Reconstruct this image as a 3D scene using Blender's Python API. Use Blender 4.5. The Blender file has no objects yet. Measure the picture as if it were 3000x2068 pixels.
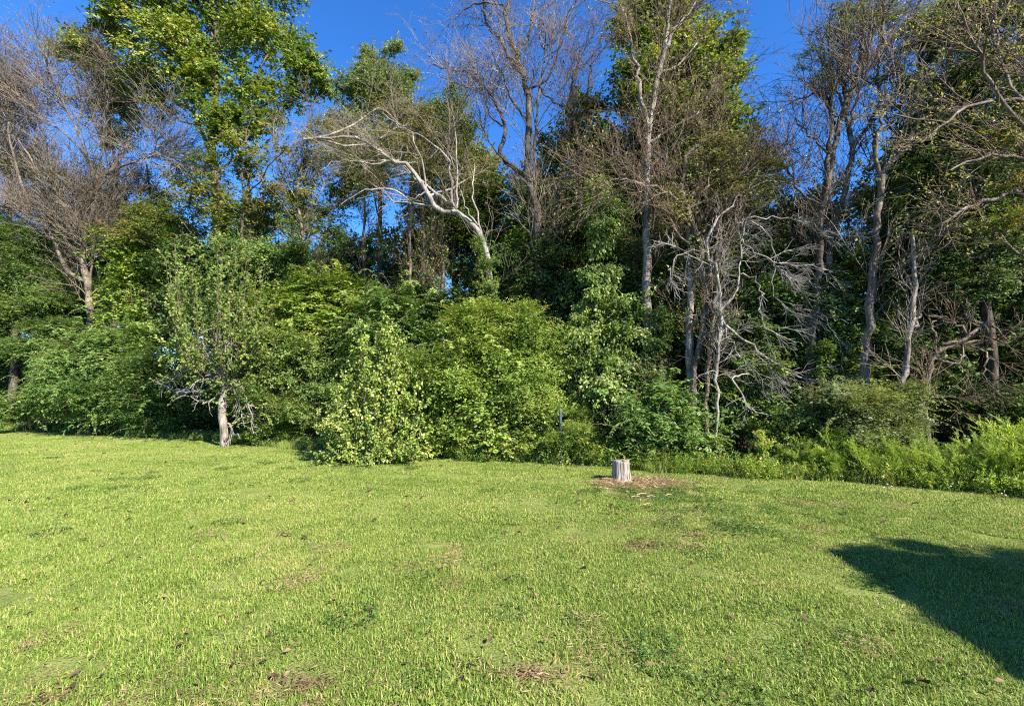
import bpy, math, numpy as np
from math import radians, sin, cos, tan, pi

# ------------------------------------------------------------------ camera, sky, sun, exposure
SC = bpy.context.scene
COL = SC.collection
F, CX, CY, PITCH, CAMH = 1374.0, 1500.0, 1034.0, radians(4.4), 1.6
cam = bpy.data.cameras.new('camera')
cam.sensor_width = 36.0
cam.lens = 36.0 * F / 3000.0
cam.clip_start, cam.clip_end = 0.05, 2000.0
cam_o = bpy.data.objects.new('camera', cam)
cam_o.location = (0, 0, CAMH)
cam_o.rotation_euler = (pi / 2 + PITCH, 0, 0)
COL.objects.link(cam_o)
SC.camera = cam_o

SUN_AZ, SUN_EL = radians(135), radians(36)       # azimuth clockwise from +Y (the view direction)
w = bpy.data.worlds.new('World'); SC.world = w; w.use_nodes = True
nt = w.node_tree
bg = nt.nodes['Background']
sky = nt.nodes.new('ShaderNodeTexSky')
sky.sky_type = 'NISHITA'; sky.sun_disc = False
sky.sun_elevation = SUN_EL; sky.sun_rotation = SUN_AZ
sky.altitude = 1500.0; sky.air_density = 1.0; sky.dust_density = 0.0; sky.ozone_density = 7.0
hsv = nt.nodes.new('ShaderNodeHueSaturation'); hsv.inputs['Saturation'].default_value = 1.17; hsv.inputs['Hue'].default_value = .506
nt.links.new(sky.outputs[0], hsv.inputs['Color']); nt.links.new(hsv.outputs[0], bg.inputs[0])
bg.inputs[1].default_value = 0.12
sl = bpy.data.lights.new('sun', 'SUN'); sl.energy = 5.0; sl.angle = radians(0.55); sl.color = (1.0, 0.93, 0.82)
so = bpy.data.objects.new('sun', sl); COL.objects.link(so)
so.rotation_euler = (pi / 2 - SUN_EL, 0, pi - SUN_AZ)
so.location = (20, -10, 30)
SC.view_settings.view_transform = 'Standard'; SC.view_settings.look = 'None'
SC.view_settings.gamma = 1.0; SC.view_settings.use_curve_mapping = False
SC.view_settings.exposure = 1.5
SC.render.engine = 'CYCLES'
SC.cycles.pixel_filter_type = 'BLACKMAN_HARRIS'; SC.cycles.filter_width = 1.15; SC.cycles.use_denoising = False
SUNV = np.array((sin(SUN_AZ) * cos(SUN_EL), cos(SUN_AZ) * cos(SUN_EL), sin(SUN_EL)))
SC.cycles.max_bounces = 5; SC.cycles.diffuse_bounces = 3; SC.cycles.glossy_bounces = 2
SC.cycles.transmission_bounces = 3; SC.cycles.transparent_max_bounces = 4
SC.cycles.caustics_reflective = False; SC.cycles.caustics_refractive = False

# ------------------------------------------------------------------ helpers
def P(px, py, Y):
    u, v = (px - CX) / F, (CY - py) / F
    dy, dz = cos(PITCH) - v * sin(PITCH), sin(PITCH) + v * cos(PITCH)
    s = Y / dy
    return np.array((u * s, Y, CAMH + dz * s))

def Gp(px, py):
    u, v = (px - CX) / F, (CY - py) / F
    dy, dz = cos(PITCH) - v * sin(PITCH), sin(PITCH) + v * cos(PITCH)
    s = -CAMH / dz
    return np.array((u * s, dy * s, 0.0))

def DY(px, back=0.0):                     # depth of a spot `back` metres behind the lawn's edge
    u = (px - CX) / F
    return (10.6 + back) / (1 + 0.40 * u)

def gh(x, y):                             # gentle relief of the ground
    return 0.022 * np.sin(x * 0.55 + 1.3) * np.cos(y * 0.43 + .4) + 0.012 * np.sin(x * 1.4 + y * 1.1) - 0.0

def nrm(v):
    return v / np.maximum(np.linalg.norm(v, axis=-1, keepdims=True), 1e-9)

def wob(p, s=1.0):                        # cheap smooth noise, roughly -1..1
    x, y, z = p[..., 0] * s, p[..., 1] * s, p[..., 2] * s
    return (np.sin(x * 1.7 + 2.1 * np.sin(y * 1.3 + z)) + np.sin(y * 2.3 + 1.7 * np.sin(z * 1.9 + x * .7)) + np.sin(z * 2.9 + 1.3 * np.sin(x * 2.1))) / 3

def link(name, data, parent=None, kind=None, label=None, cat=None, group=None):
    o = bpy.data.objects.new(name, data); COL.objects.link(o)
    if parent is not None: o.parent = parent
    if kind: o['kind'] = kind
    if label: o['label'] = label
    if cat: o['category'] = cat
    if group: o['group'] = group
    return o

def thing(name, label, cat, loc, group=None, rz=0.0):
    o = link(name, None, None, None, label, cat, group)
    o.location = loc; o.rotation_euler = (0, 0, rz); o.empty_display_size = 0.3
    return o

def mesh_from(name, V, Q, mat, tint=None, smooth=False, mat2=None, n2=0):
    """V (n,3), Q (m,k) faces of equal size, tint per face"""
    me = bpy.data.meshes.new(name)
    V = np.ascontiguousarray(V, np.float32); Q = np.ascontiguousarray(Q, np.int32)
    m, k = Q.shape
    me.vertices.add(len(V)); me.vertices.foreach_set('co', V.ravel())
    me.loops.add(m * k); me.loops.foreach_set('vertex_index', Q.ravel())
    me.polygons.add(m)
    me.polygons.foreach_set('loop_start', np.arange(0, m * k, k, dtype=np.int32))
    try: me.polygons.foreach_set('loop_total', np.full(m, k, np.int32))
    except Exception: pass
    if tint is not None:
        a = me.attributes.new('tint', 'FLOAT', 'FACE'); a.data.foreach_set('value', np.ascontiguousarray(tint, np.float32))
    me.update(calc_edges=True)
    if smooth: me.polygons.foreach_set('use_smooth', np.ones(m, bool))
    me.materials.append(mat)
    if mat2 is not None:
        me.materials.append(mat2); mi = np.zeros(m, np.int32); mi[m - n2:] = 1
        me.polygons.foreach_set('material_index', mi)
    return me

# a branch set is (pts (N,K,3), rad (N,K))
def tubes(sets, origin):
    Vs, Qs, off = [], [], 0
    for pts, rad, s in sets:
        N, K, _ = pts.shape
        T = nrm(np.gradient(pts, axis=1))
        ov = nrm(pts[:, -1] - pts[:, 0])
        ref = np.where(np.abs(ov[:, 2:3]) > 0.8, np.array([[1.0, 0, 0]]), np.array([[0, 0, 1.0]]))[:, None, :]
        A = nrm(np.cross(T, np.broadcast_to(ref, T.shape))); B = np.cross(T, A)
        th = np.arange(s) * 2 * pi / s
        ring = pts[:, :, None, :] + rad[:, :, None, None] * (A[:, :, None, :] * np.cos(th)[:, None] + B[:, :, None, :] * np.sin(th)[:, None])
        idx = np.arange(N * K * s).reshape(N, K, s) + off
        a, b = idx[:, :-1], idx[:, 1:]
        Q = np.stack([a, np.roll(a, -1, 2), np.roll(b, -1, 2), b], -1).reshape(-1, 4)
        Vs.append(ring.reshape(-1, 3)); Qs.append(Q); off += N * K * s
    return np.concatenate(Vs) - origin, np.concatenate(Qs)

def path(pts, K=12, rng=None, wig=0.0):
    """Catmull-Rom through the points"""
    p = np.array(pts, float)
    if len(p) == 2: p = np.array([p[0], (p[0] + p[1]) / 2, p[1]])
    q = np.vstack([2 * p[0] - p[1], p, 2 * p[-1] - p[-2]])
    d = np.r_[0, np.cumsum(np.linalg.norm(np.diff(p, axis=0), axis=1))]
    out = []
    for s in np.linspace(0, d[-1], K):
        i = min(int(np.searchsorted(d, s, 'right') - 1), len(p) - 2)
        t = (s - d[i]) / max(d[i + 1] - d[i], 1e-6)
        a, b, c, e = q[i], q[i + 1], q[i + 2], q[i + 3]
        out.append(0.5 * ((2 * b) + (c - a) * t + (2 * a - 5 * b + 4 * c - e) * t * t + (3 * b - a - 3 * c + e) * t ** 3))
    out = np.array(out)
    if rng is not None and wig > 0:
        n = rng.normal(0, wig, out.shape); n[0] = 0; n[-1] *= .3
        out += n
    return out

def grow(rng, parents, n, L, ang=(25, 65), K=5, wig=0.25, up=0.0, bend=0.0, r=(0.01, 0.003), tr=(0.25, 1.0), lean=(0, 0, 0)):
    """spawn n child branches along parent branches"""
    pp = np.concatenate([p.reshape(-1, p.shape[1], 3) if p.shape[1] == 8 else resample(p, 8) for p, _ in parents])
    rr = np.concatenate([res1(r_, 8) for _, r_ in parents])
    ln = np.linalg.norm(pp[:, -1] - pp[:, 0], axis=1)
    i = rng.choice(len(pp), n, p=ln / ln.sum())
    t = rng.uniform(tr[0], tr[1], n) * 6.999
    k = t.astype(int); f = (t - k)[:, None]
    p0 = pp[i, k] * (1 - f) + pp[i, k + 1] * f
    tan_ = nrm(pp[i, k + 1] - pp[i, k])
    pr = rr[i, k]
    a = np.radians(rng.uniform(ang[0], ang[1], n))[:, None]
    per = nrm(np.cross(tan_, rng.normal(size=(n, 3))))
    d = nrm(tan_ * np.cos(a) + per * np.sin(a) + np.array([0, 0, up]) + np.array(lean))
    Ls = L * rng.uniform(0.55, 1.25, n) * (1.15 - 0.45 * t / 7)
    pts = [p0]
    for j in range(K - 1):
        d = nrm(d + rng.normal(0, wig, (n, 3)) + np.array([0, 0, bend]))
        pts.append(pts[-1] + d * (Ls / (K - 1))[:, None])
    pts = np.stack(pts, 1)
    r0 = np.minimum(r[0] * rng.uniform(.7, 1.2, n), pr * 0.75)
    tt = np.linspace(0, 1, K)[None, :]
    rad = r0[:, None] * (1 - tt) + np.minimum(r[1], r0)[:, None] * tt
    return pts, rad

def resample(p, K):
    N, k0, _ = p.shape
    t = np.linspace(0, k0 - 1.0001, K); k = t.astype(int); f = (t - k)[None, :, None]
    return p[:, k] * (1 - f) + p[:, k + 1] * f
def res1(r, K):
    k0 = r.shape[1]; t = np.linspace(0, k0 - 1.0001, K); k = t.astype(int); f = (t - k)[None, :]
    return r[:, k] * (1 - f) + r[:, k + 1] * f

def leaf_quads(rng, base, axis, normal, L, W, fold=0.25):
    side = nrm(np.cross(axis, normal)); normal = np.cross(side, axis)
    L = L[:, None]; W = W[:, None]
    mid = base + axis * L * 0.42
    v0 = base; v2 = base + axis * L - normal * L * 0.10
    v1 = mid + side * W * 0.5 + normal * W * fold
    v3 = mid - side * W * 0.5 + normal * W * fold
    V = np.stack([v0, v1, v2, v3], 1).reshape(-1, 3)
    Q = np.arange(len(V)).reshape(-1, 4)
    return V, Q

def leaves_on(rng, pts, m, L, W, out=45, flat=0.7, tr=(0.1, 1.0), tint0=None, tsd=0.14, jit=0.02, droop=0.15):
    """m leaves along each branch (N,K,3)"""
    N, K, _ = pts.shape
    i = np.repeat(np.arange(N), m); n = len(i)
    t = rng.uniform(tr[0], tr[1], n) * (K - 1.001); k = t.astype(int); f = (t - k)[:, None]
    p = pts[i, k] * (1 - f) + pts[i, k + 1] * f
    T = nrm(pts[i, k + 1] - pts[i, k])
    up = np.array([0, 0, 1.0])
    side = nrm(np.cross(T, up) + rng.normal(0, .15, (n, 3))) * rng.choice([-1, 1], n)[:, None]
    rnd = nrm(rng.normal(size=(n, 3)))
    side = nrm(side * flat + rnd * (1 - flat))
    a = np.radians(rng.normal(out, 14, n))[:, None]
    ax = nrm(T * np.cos(a) + side * np.sin(a) - up * droop)
    nm = nrm(up * flat * .6 + rng.normal(0, 0.42, (n, 3)) + SUNV * .75)
    Ls = L * rng.uniform(.6, 1.25, n)
    p = p + rng.normal(0, jit, (n, 3))
    V, Q = leaf_quads(rng, p, ax, nm, Ls, Ls * W)
    if tint0 is None: tint0 = rng.normal(.45, .13, N)
    tint = np.clip(tint0[i] + rng.normal(0, tsd, n), 0.01, .99)
    return V, Q, tint

def lobe_sprays(rng, lobes, den, L, hollow=0.45, up=0.15, bend=-0.06, K=4, rough=0.35, gap=0.0, wig=.15):
    """sprays (short leafy twigs) through ellipsoidal lobes; lobes: list of (centre, radii)"""
    P_, R_ = [], []
    for c, r in lobes:
        c = np.array(c); r = np.array(r)
        n = max(6, int(den * pi * r[0] * r[2]))
        d = nrm(rng.normal(size=(n, 3)))
        k = 1 + rough * wob(d * 2.2 + c, 1.3) + 0.5 * rough * wob(d * 6 + c, 1.1)
        s = hollow + (1 - hollow) * rng.uniform(0, 1, n) ** 0.6
        p = c + d * r * (k * s)[:, None]
        if gap > 0:
            g = wob(p * 1.0, 2.2) > (gap * 2 - 1)
            p, d = p[g], d[g]
        P_.append(p); R_.append(d)
    p = np.concatenate(P_); d = np.concatenate(R_); n = len(p)
    dr = nrm(d * .8 + rng.normal(0, .45, (n, 3)) + np.array([0, 0, up]))
    Ls = (L * rng.uniform(.6, 1.3, n))[:, None] / (K - 1)
    pts = [p - dr * Ls * (K - 1) * .5]
    for j in range(K - 1):
        pts.append(pts[-1] + dr * Ls)
        dr = nrm(dr + rng.normal(0, wig, (n, 3)) + np.array([0, 0, bend * 3]))
    return np.stack(pts, 1)

def cl(*pts, **k): return pts

# ------------------------------------------------------------------ materials
def nodes(name):
    m = bpy.data.materials.new(name); m.use_nodes = True
    t = m.node_tree; t.nodes.clear()
    return m, t, t.nodes.new('ShaderNodeOutputMaterial')

def ramp(t, stops, fac):
    r = t.nodes.new('ShaderNodeValToRGB')
    e = r.color_ramp.elements
    e[0].position, e[0].color = stops[0][0], (*stops[0][1], 1)
    e[1].position, e[1].color = stops[-1][0], (*stops[-1][1], 1)
    for pos, c in stops[1:-1]:
        x = e.new(pos); x.color = (*c, 1)
    t.links.new(fac, r.inputs[0]); return r.outputs[0]

def leaf_mat(name, stops, trans=0.35, rough=0.55, spec=0.32):
    m, t, out = nodes(name)
    a = t.nodes.new('ShaderNodeAttribute'); a.attribute_name = 'tint'
    oi = t.nodes.new('ShaderNodeObjectInfo')
    mm = t.nodes.new('ShaderNodeMath'); mm.operation = 'MULTIPLY_ADD'; mm.inputs[1].default_value = .2
    mm.inputs[1].default_value = .3; t.links.new(oi.outputs['Random'], mm.inputs[0]); t.links.new(a.outputs['Fac'], mm.inputs[2])
    ms = t.nodes.new('ShaderNodeMath'); ms.operation = 'SUBTRACT'; ms.inputs[1].default_value = .13; t.links.new(mm.outputs[0], ms.inputs[0])
    c = ramp(t, stops, ms.outputs[0])
    b = t.nodes.new('ShaderNodeBsdfPrincipled')
    t.links.new(c, b.inputs['Base Color']); b.inputs['Roughness'].default_value = rough
    b.inputs['Specular IOR Level'].default_value = spec
    tr = t.nodes.new('ShaderNodeBsdfTranslucent')
    g = t.nodes.new('ShaderNodeMix'); g.data_type = 'RGBA'; g.blend_type = 'MULTIPLY'; g.inputs[0].default_value = 1
    t.links.new(c, g.inputs[6]); g.inputs[7].default_value = (1.5, 1.35, .5, 1)
    t.links.new(g.outputs[2], tr.inputs[0])
    mx = t.nodes.new('ShaderNodeMixShader'); mx.inputs[0].default_value = trans
    t.links.new(b.outputs[0], mx.inputs[1]); t.links.new(tr.outputs[0], mx.inputs[2])
    t.links.new(mx.outputs[0], out.inputs[0])
    return m

def bark_mat(name, c0, c1, c2, scale=6.0, bump=0.5, stretch=0.25):
    m, t, out = nodes(name)
    tc = t.nodes.new('ShaderNodeTexCoord'); mp = t.nodes.new('ShaderNodeMapping')
    mp.inputs['Scale'].default_value = (1, 1, stretch)
    t.links.new(tc.outputs['Object'], mp.inputs[0])
    n1 = t.nodes.new('ShaderNodeTexNoise'); n1.inputs['Scale'].default_value = scale * 4; n1.inputs['Detail'].default_value = 6
    n2 = t.nodes.new('ShaderNodeTexNoise'); n2.inputs['Scale'].default_value = scale * .5; n2.inputs['Detail'].default_value = 4
    t.links.new(mp.outputs[0], n1.inputs[0]); t.links.new(tc.outputs['Object'], n2.inputs[0])
    mixv = t.nodes.new('ShaderNodeMath'); mixv.operation = 'MULTIPLY_ADD'
    t.links.new(n1.outputs[0], mixv.inputs[0]); mixv.inputs[1].default_value = .5
    hm = t.nodes.new('ShaderNodeMath'); hm.operation = 'MULTIPLY'; hm.inputs[1].default_value = .5
    t.links.new(n2.outputs[0], hm.inputs[0]); t.links.new(hm.outputs[0], mixv.inputs[2])
    c = ramp(t, [(.36, c0), (.5, c1), (.64, c2)], mixv.outputs[0])
    b = t.nodes.new('ShaderNodeBsdfPrincipled'); b.inputs['Roughness'].default_value = .85
    b.inputs['Specular IOR Level'].default_value = .2
    t.links.new(c, b.inputs['Base Color'])
    bp = t.nodes.new('ShaderNodeBump'); bp.inputs['Strength'].default_value = bump; bp.inputs['Distance'].default_value = .03
    t.links.new(n1.outputs[0], bp.inputs['Height']); t.links.new(bp.outputs[0], b.inputs['Normal'])
    t.links.new(b.outputs[0], out.inputs[0])
    return m

def flat_mat(name, c, rough=.7, noise=0.25, scale=8.0):
    m, t, out = nodes(name)
    n = t.nodes.new('ShaderNodeTexNoise'); n.inputs['Scale'].default_value = scale; n.inputs['Detail'].default_value = 5
    tc = t.nodes.new('ShaderNodeTexCoord'); t.links.new(tc.outputs['Object'], n.inputs[0])
    col = ramp(t, [(.3, tuple(x * (1 - noise) for x in c)), (.7, tuple(min(1, x * (1 + noise)) for x in c))], n.outputs[0])
    b = t.nodes.new('ShaderNodeBsdfPrincipled'); b.inputs['Roughness'].default_value = rough
    t.links.new(col, b.inputs['Base Color']); t.links.new(b.outputs[0], out.inputs[0])
    return m

M = {}
# foliage: ramp over tint 0..1
M['bright'] = leaf_mat('leaf_bright', [(0, (.05, .11, .02)), (.4, (.18, .29, .045)), (.7, (.33, .42, .085)), (.97, (.56, .54, .17))])
M['mid'] = leaf_mat('leaf_mid', [(0, (.035, .08, .02)), (.4, (.115, .20, .045)), (.75, (.22, .31, .08)), (1, (.42, .47, .16))])
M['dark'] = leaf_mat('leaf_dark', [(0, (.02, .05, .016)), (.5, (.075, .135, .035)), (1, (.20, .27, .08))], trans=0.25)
M['yellow'] = leaf_mat('leaf_yellow', [(0, (.08, .15, .03)), (.4, (.19, .31, .05)), (.75, (.34, .42, .08)), (1, (.68, .58, .10))])
M['pale'] = leaf_mat('leaf_pale', [(0, (.045, .105, .02)), (.4, (.15, .245, .035)), (.75, (.33, .39, .075)), (1, (.56, .55, .20))], trans=.3, spec=.3)
M['grey'] = leaf_mat('leaf_greygreen', [(0, (.05, .085, .03)), (.5, (.16, .22, .085)), (1, (.32, .38, .18))])
M['olive'] = leaf_mat('leaf_olive', [(0, (.06, .075, .024)), (.5, (.17, .19, .065)), (1, (.34, .32, .14))])
M['rust'] = leaf_mat('leaf_rust', [(0, (.05, .09, .018)), (.45, (.12, .18, .035)), (.75, (.24, .24, .05)), (1, (.42, .20, .05))])
M['dead'] = leaf_mat('leaf_dead', [(0, (.05, .028, .018)), (.5, (.13, .075, .045)), (1, (.26, .17, .10))], trans=.15)
M['fennel'] = leaf_mat('weed_feathery', [(0, (.13, .20, .03)), (.5, (.29, .42, .07)), (1, (.50, .57, .14))], trans=.4)
M['fern'] = leaf_mat('leaf_arching', [(0, (.035, .09, .022)), (.45, (.125, .23, .05)), (1, (.31, .42, .12))])
M['gum'] = leaf_mat('leaf_gum', [(0, (.04, .085, .018)), (.4, (.125, .20, .035)), (.7, (.24, .31, .06)), (.97, (.48, .44, .13))])
M['straw'] = leaf_mat('straw', [(0, (.16, .10, .05)), (.5, (.34, .24, .12)), (1, (.58, .46, .27))], trans=.15)
M['lilac'] = leaf_mat('petal_lilac', [(0, (.45, .35, .5)), (1, (.75, .65, .75))], trans=.2)
M['bark_pale'] = bark_mat('bark_pale', (.08, .065, .05), (.20, .17, .135), (.36, .33, .29))
M['bark_tan'] = bark_mat('bark_tan', (.05, .04, .03), (.13, .10, .075), (.25, .205, .16))
M['bark_dark'] = bark_mat('bark_dark', (.03, .024, .018), (.075, .06, .045), (.15, .125, .095))
M['bark_white'] = bark_mat('bark_white', (.09, .075, .06), (.22, .195, .16), (.38, .35, .31))
M['twig'] = bark_mat('twig_grey', (.085, .066, .046), (.175, .14, .10), (.29, .245, .185), bump=0)
M['twig_br'] = bark_mat('twig_brown', (.055, .038, .024), (.125, .088, .056), (.21, .155, .105), bump=0)
M['twig_wh'] = bark_mat('twig_white', (.15, .13, .11), (.28, .255, .225), (.42, .39, .35), bump=0)

# ------------------------------------------------------------------ ground
def lawn_edge(x):
    return 10.75 - 0.42 * x + 0.16 * np.sin(x * 1.3) + 0.08 * np.sin(x * 3.7 + 1) + np.clip(x - 4, 0, 9) * -0.03

def grid(name, x0, x1, y0, y1, nx, ny, mat, z=0.0, ywarp=None, kind='structure'):
    xs = np.linspace(x0, x1, nx); v = np.linspace(0, 1, ny)
    X, Vv = np.meshgrid(xs, v)
    Y = y0 + (y1 - y0) * Vv if ywarp is None else y0 + (ywarp(X) - y0) * Vv
    Z = gh(X, Y) * np.clip(1.4 - np.hypot(X, Y) / 60, 0, 1) + z
    V = np.stack([X, Y, Z], -1).reshape(-1, 3)
    i = np.arange(nx * ny).reshape(ny, nx)
    Q = np.stack([i[:-1, :-1], i[:-1, 1:], i[1:, 1:], i[1:, :-1]], -1).reshape(-1, 4)
    return link(name, mesh_from(name, V, Q, mat, smooth=True), kind=kind)

def ground_mat(name, c0, c1, c2, s=1.2):
    m, t, out = nodes(name)
    g = t.nodes.new('ShaderNodeNewGeometry')
    n1 = t.nodes.new('ShaderNodeTexNoise'); n1.inputs['Scale'].default_value = s; n1.inputs['Detail'].default_value = 8
    n2 = t.nodes.new('ShaderNodeTexNoise'); n2.inputs['Scale'].default_value = s * 30; n2.inputs['Detail'].default_value = 5
    t.links.new(g.outputs['Position'], n1.inputs[0]); t.links.new(g.outputs['Position'], n2.inputs[0])
    a = t.nodes.new('ShaderNodeMath'); a.operation = 'ADD'; t.links.new(n1.outputs[0], a.inputs[0]); t.links.new(n2.outputs[0], a.inputs[1])
    h = t.nodes.new('ShaderNodeMath'); h.operation = 'MULTIPLY'; h.inputs[1].default_value = .5; t.links.new(a.outputs[0], h.inputs[0])
    c = ramp(t, [(.38, c0), (.5, c1), (.62, c2)], h.outputs[0])
    b = t.nodes.new('ShaderNodeBsdfPrincipled'); b.inputs['Roughness'].default_value = .95; b.inputs['Specular IOR Level'].default_value = .1
    t.links.new(c, b.inputs['Base Color'])
    bp = t.nodes.new('ShaderNodeBump'); bp.inputs['Strength'].default_value = .8; bp.inputs['Distance'].default_value = .02
    t.links.new(n2.outputs[0], bp.inputs['Height']); t.links.new(bp.outputs[0], b.inputs['Normal'])
    t.links.new(b.outputs[0], out.inputs[0]); return m

M['soil'] = ground_mat('woodland_soil', (.03, .022, .014), (.07, .05, .03), (.13, .10, .055))
M['turf'] = ground_mat('turf', (.09, .11, .03), (.16, .20, .045), (.24, .25, .08), s=2.0)
grid('ground', -600, 600, -600, 600, 3, 3, M['soil'], z=-0.06)
grid('woodland_floor', -45, 35, 2, 60, 80, 60, M['soil'], z=-0.02)
grid('lawn', -30, 12.5, -9, 20, 120, 100, M['turf'], z=0.0, ywarp=lawn_edge)

# ---- grass: small patches of blades, scattered over the lawn with geometry nodes
def grass_mat():
    m, t, out = nodes('grass_blade')
    a = t.nodes.new('ShaderNodeAttribute'); a.attribute_name = 'tint'
    g = t.nodes.new('ShaderNodeNewGeometry')
    n1 = t.nodes.new('ShaderNodeTexNoise'); n1.inputs['Scale'].default_value = .55; n1.inputs['Detail'].default_value = 4
    n2 = t.nodes.new('ShaderNodeTexNoise'); n2.inputs['Scale'].default_value = 3.2; n2.inputs['Detail'].default_value = 4
    for n in (n1, n2): t.links.new(g.outputs['Position'], n.inputs[0])
    def mth(op, x, y):
        q = t.nodes.new('ShaderNodeMath'); q.operation = op
        for k, v in enumerate((x, y)):
            if isinstance(v, (int, float)): q.inputs[k].default_value = v
            else: t.links.new(v, q.inputs[k])
        return q.outputs[0]
    s = mth('ADD', mth('MULTIPLY', mth('SUBTRACT', n1.outputs[0], .5), .95), mth('MULTIPLY', mth('SUBTRACT', n2.outputs[0], .5), .6))
    s = mth('ADD', s, a.outputs['Fac'])
    c = ramp(t, [(.05, (.11, .175, .03)), (.35, (.20, .30, .045)), (.62, (.32, .40, .07)), (.82, (.44, .42, .13)), (.97, (.50, .38, .20))], s)
    b = t.nodes.new('ShaderNodeBsdfPrincipled'); b.inputs['Roughness'].default_value = .5; b.inputs['Specular IOR Level'].default_value = .3
    tr = t.nodes.new('ShaderNodeBsdfTranslucent'); mx = t.nodes.new('ShaderNodeMixShader'); mx.inputs[0].default_value = .35
    t.links.new(c, b.inputs['Base Color']); t.links.new(c, tr.inputs[0])
    t.links.new(b.outputs[0], mx.inputs[1]); t.links.new(tr.outputs[0], mx.inputs[2]); t.links.new(mx.outputs[0], out.inputs[0])
    return m
M['grass'] = grass_mat()

def blade_patch(rng, R, n, h, wd, lean=1.0, clump=True):
    a = rng.uniform(0, 2 * pi, n); r = R * np.sqrt(rng.uniform(0, 1, n))
    base = np.stack([r * np.cos(a), r * np.sin(a), np.zeros(n)], 1)
    az = rng.uniform(0, 2 * pi, n); le = np.abs(rng.normal(0, lean, n)).clip(0, 1.5)
    hz = np.stack([np.cos(az), np.sin(az), np.zeros(n)], 1); up = np.array([0, 0, 1.0])
    H = h * rng.uniform(.5, 1.35, n)[:, None]
    d1 = nrm(up * np.cos(le * .6)[:, None] + hz * np.sin(le * .6)[:, None])
    d2 = nrm(up * np.cos(le * 1.25)[:, None] + hz * np.sin(le * 1.25)[:, None])
    side = np.stack([-np.sin(az), np.cos(az), np.zeros(n)], 1)
    side = nrm(side + rng.normal(0, .35, (n, 3))) * (wd * rng.uniform(.6, 1.3, n))[:, None] * .5
    mid = base + d1 * H * .55; tip = mid + d2 * H * .5
    V = np.stack([base - side, base + side, mid + side * .9, mid - side * .9, tip, tip + side * .08], 1).reshape(-1, 3)
    o = (np.arange(n) * 6)[:, None]
    Q = np.concatenate([o + np.array([[0, 1, 2, 3]]), o + np.array([[3, 2, 5, 4]])], 0)
    tint = np.clip(rng.normal(.42, .2, n), .02, 1)
    dead = rng.uniform(0, 1, n) < .10; tint[dead] = rng.uniform(.8, 1.1, dead.sum())
    return V, Q, np.concatenate([tint, tint])

rng = np.random.default_rng(7)
def instancer(name, points, sources, label, seed, smin=.85, smax=1.2):
    """points object whose vertices carry instances of the source meshes"""
    me = bpy.data.meshes.new(name)
    me.from_pydata([tuple(p) for p in points], [], [])
    o = link(name, me, kind='stuff', label=label, cat='grass')
    ng = bpy.data.node_groups.new(name + '_nodes', 'GeometryNodeTree')
    ng.interface.new_socket('Geometry', in_out='INPUT', socket_type='NodeSocketGeometry')
    ng.interface.new_socket('Geometry', in_out='OUTPUT', socket_type='NodeSocketGeometry')
    N, Lk = ng.nodes, ng.links
    gi, go = N.new('NodeGroupInput'), N.new('NodeGroupOutput')
    m2p = N.new('GeometryNodeMeshToPoints'); Lk.new(gi.outputs[0], m2p.inputs[0])
    iop = N.new('GeometryNodeInstanceOnPoints'); Lk.new(m2p.outputs[0], iop.inputs['Points'])
    g2i = N.new('GeometryNodeGeometryToInstance')
    for s in sources:
        oi = N.new('GeometryNodeObjectInfo'); oi.inputs[0].default_value = s; oi.inputs[1].default_value = False
        Lk.new(oi.outputs['Geometry'], g2i.inputs[0])
    Lk.new(g2i.outputs[0], iop.inputs['Instance'])
    iop.inputs['Pick Instance'].default_value = True
    rr = N.new('FunctionNodeRandomValue'); rr.data_type = 'FLOAT_VECTOR'
    rr.inputs[0].default_value = (-.03, -.03, 0); rr.inputs[1].default_value = (.03, .03, 6.283); rr.inputs['Seed'].default_value = seed
    Lk.new(rr.outputs[0], iop.inputs['Rotation'])
    ri = N.new('FunctionNodeRandomValue'); ri.data_type = 'INT'
    for s in ri.inputs:
        if s.name == 'Min' and s.type == 'INT': s.default_value = 0
        if s.name == 'Max' and s.type == 'INT': s.default_value = len(sources) - 1
    ri.inputs['Seed'].default_value = seed + 1
    Lk.new(ri.outputs[2], iop.inputs['Instance Index'])
    rs = N.new('FunctionNodeRandomValue'); rs.data_type = 'FLOAT'
    for s in rs.inputs:
        if s.type == 'VALUE' and s.name == 'Min': s.default_value = smin
        if s.type == 'VALUE' and s.name == 'Max': s.default_value = smax
    rs.inputs['Seed'].default_value = seed + 2
    Lk.new(rs.outputs[1], iop.inputs['Scale'])
    Lk.new(iop.outputs[0], go.inputs[0])
    md = o.modifiers.new('scatter', 'NODES'); md.node_group = ng
    return o

def patch_objs(n, *a, **k):
    out = []
    for i in range(n):
        V, Q, t = blade_patch(rng, *a, **k)
        out.append(bpy.data.objects.new('grass_patch', mesh_from('grass_patch', V, Q, M['grass'], t)))
    return out

def lawn_points(x0, x1, y0, y1, step, keep):
    xs = np.arange(x0, x1, step); ys = np.arange(y0, y1, step)
    X, Y = np.meshgrid(xs, ys); X = X.ravel() + rng.uniform(-.4, .4, X.size) * step; Y = Y.ravel() + rng.uniform(-.4, .4, Y.size) * step
    k = (Y < lawn_edge(X) - .05) & keep(X, Y)
    X, Y = X[k], Y[k]
    return np.stack([X, Y, gh(X, Y) - .004], 1)

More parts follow.
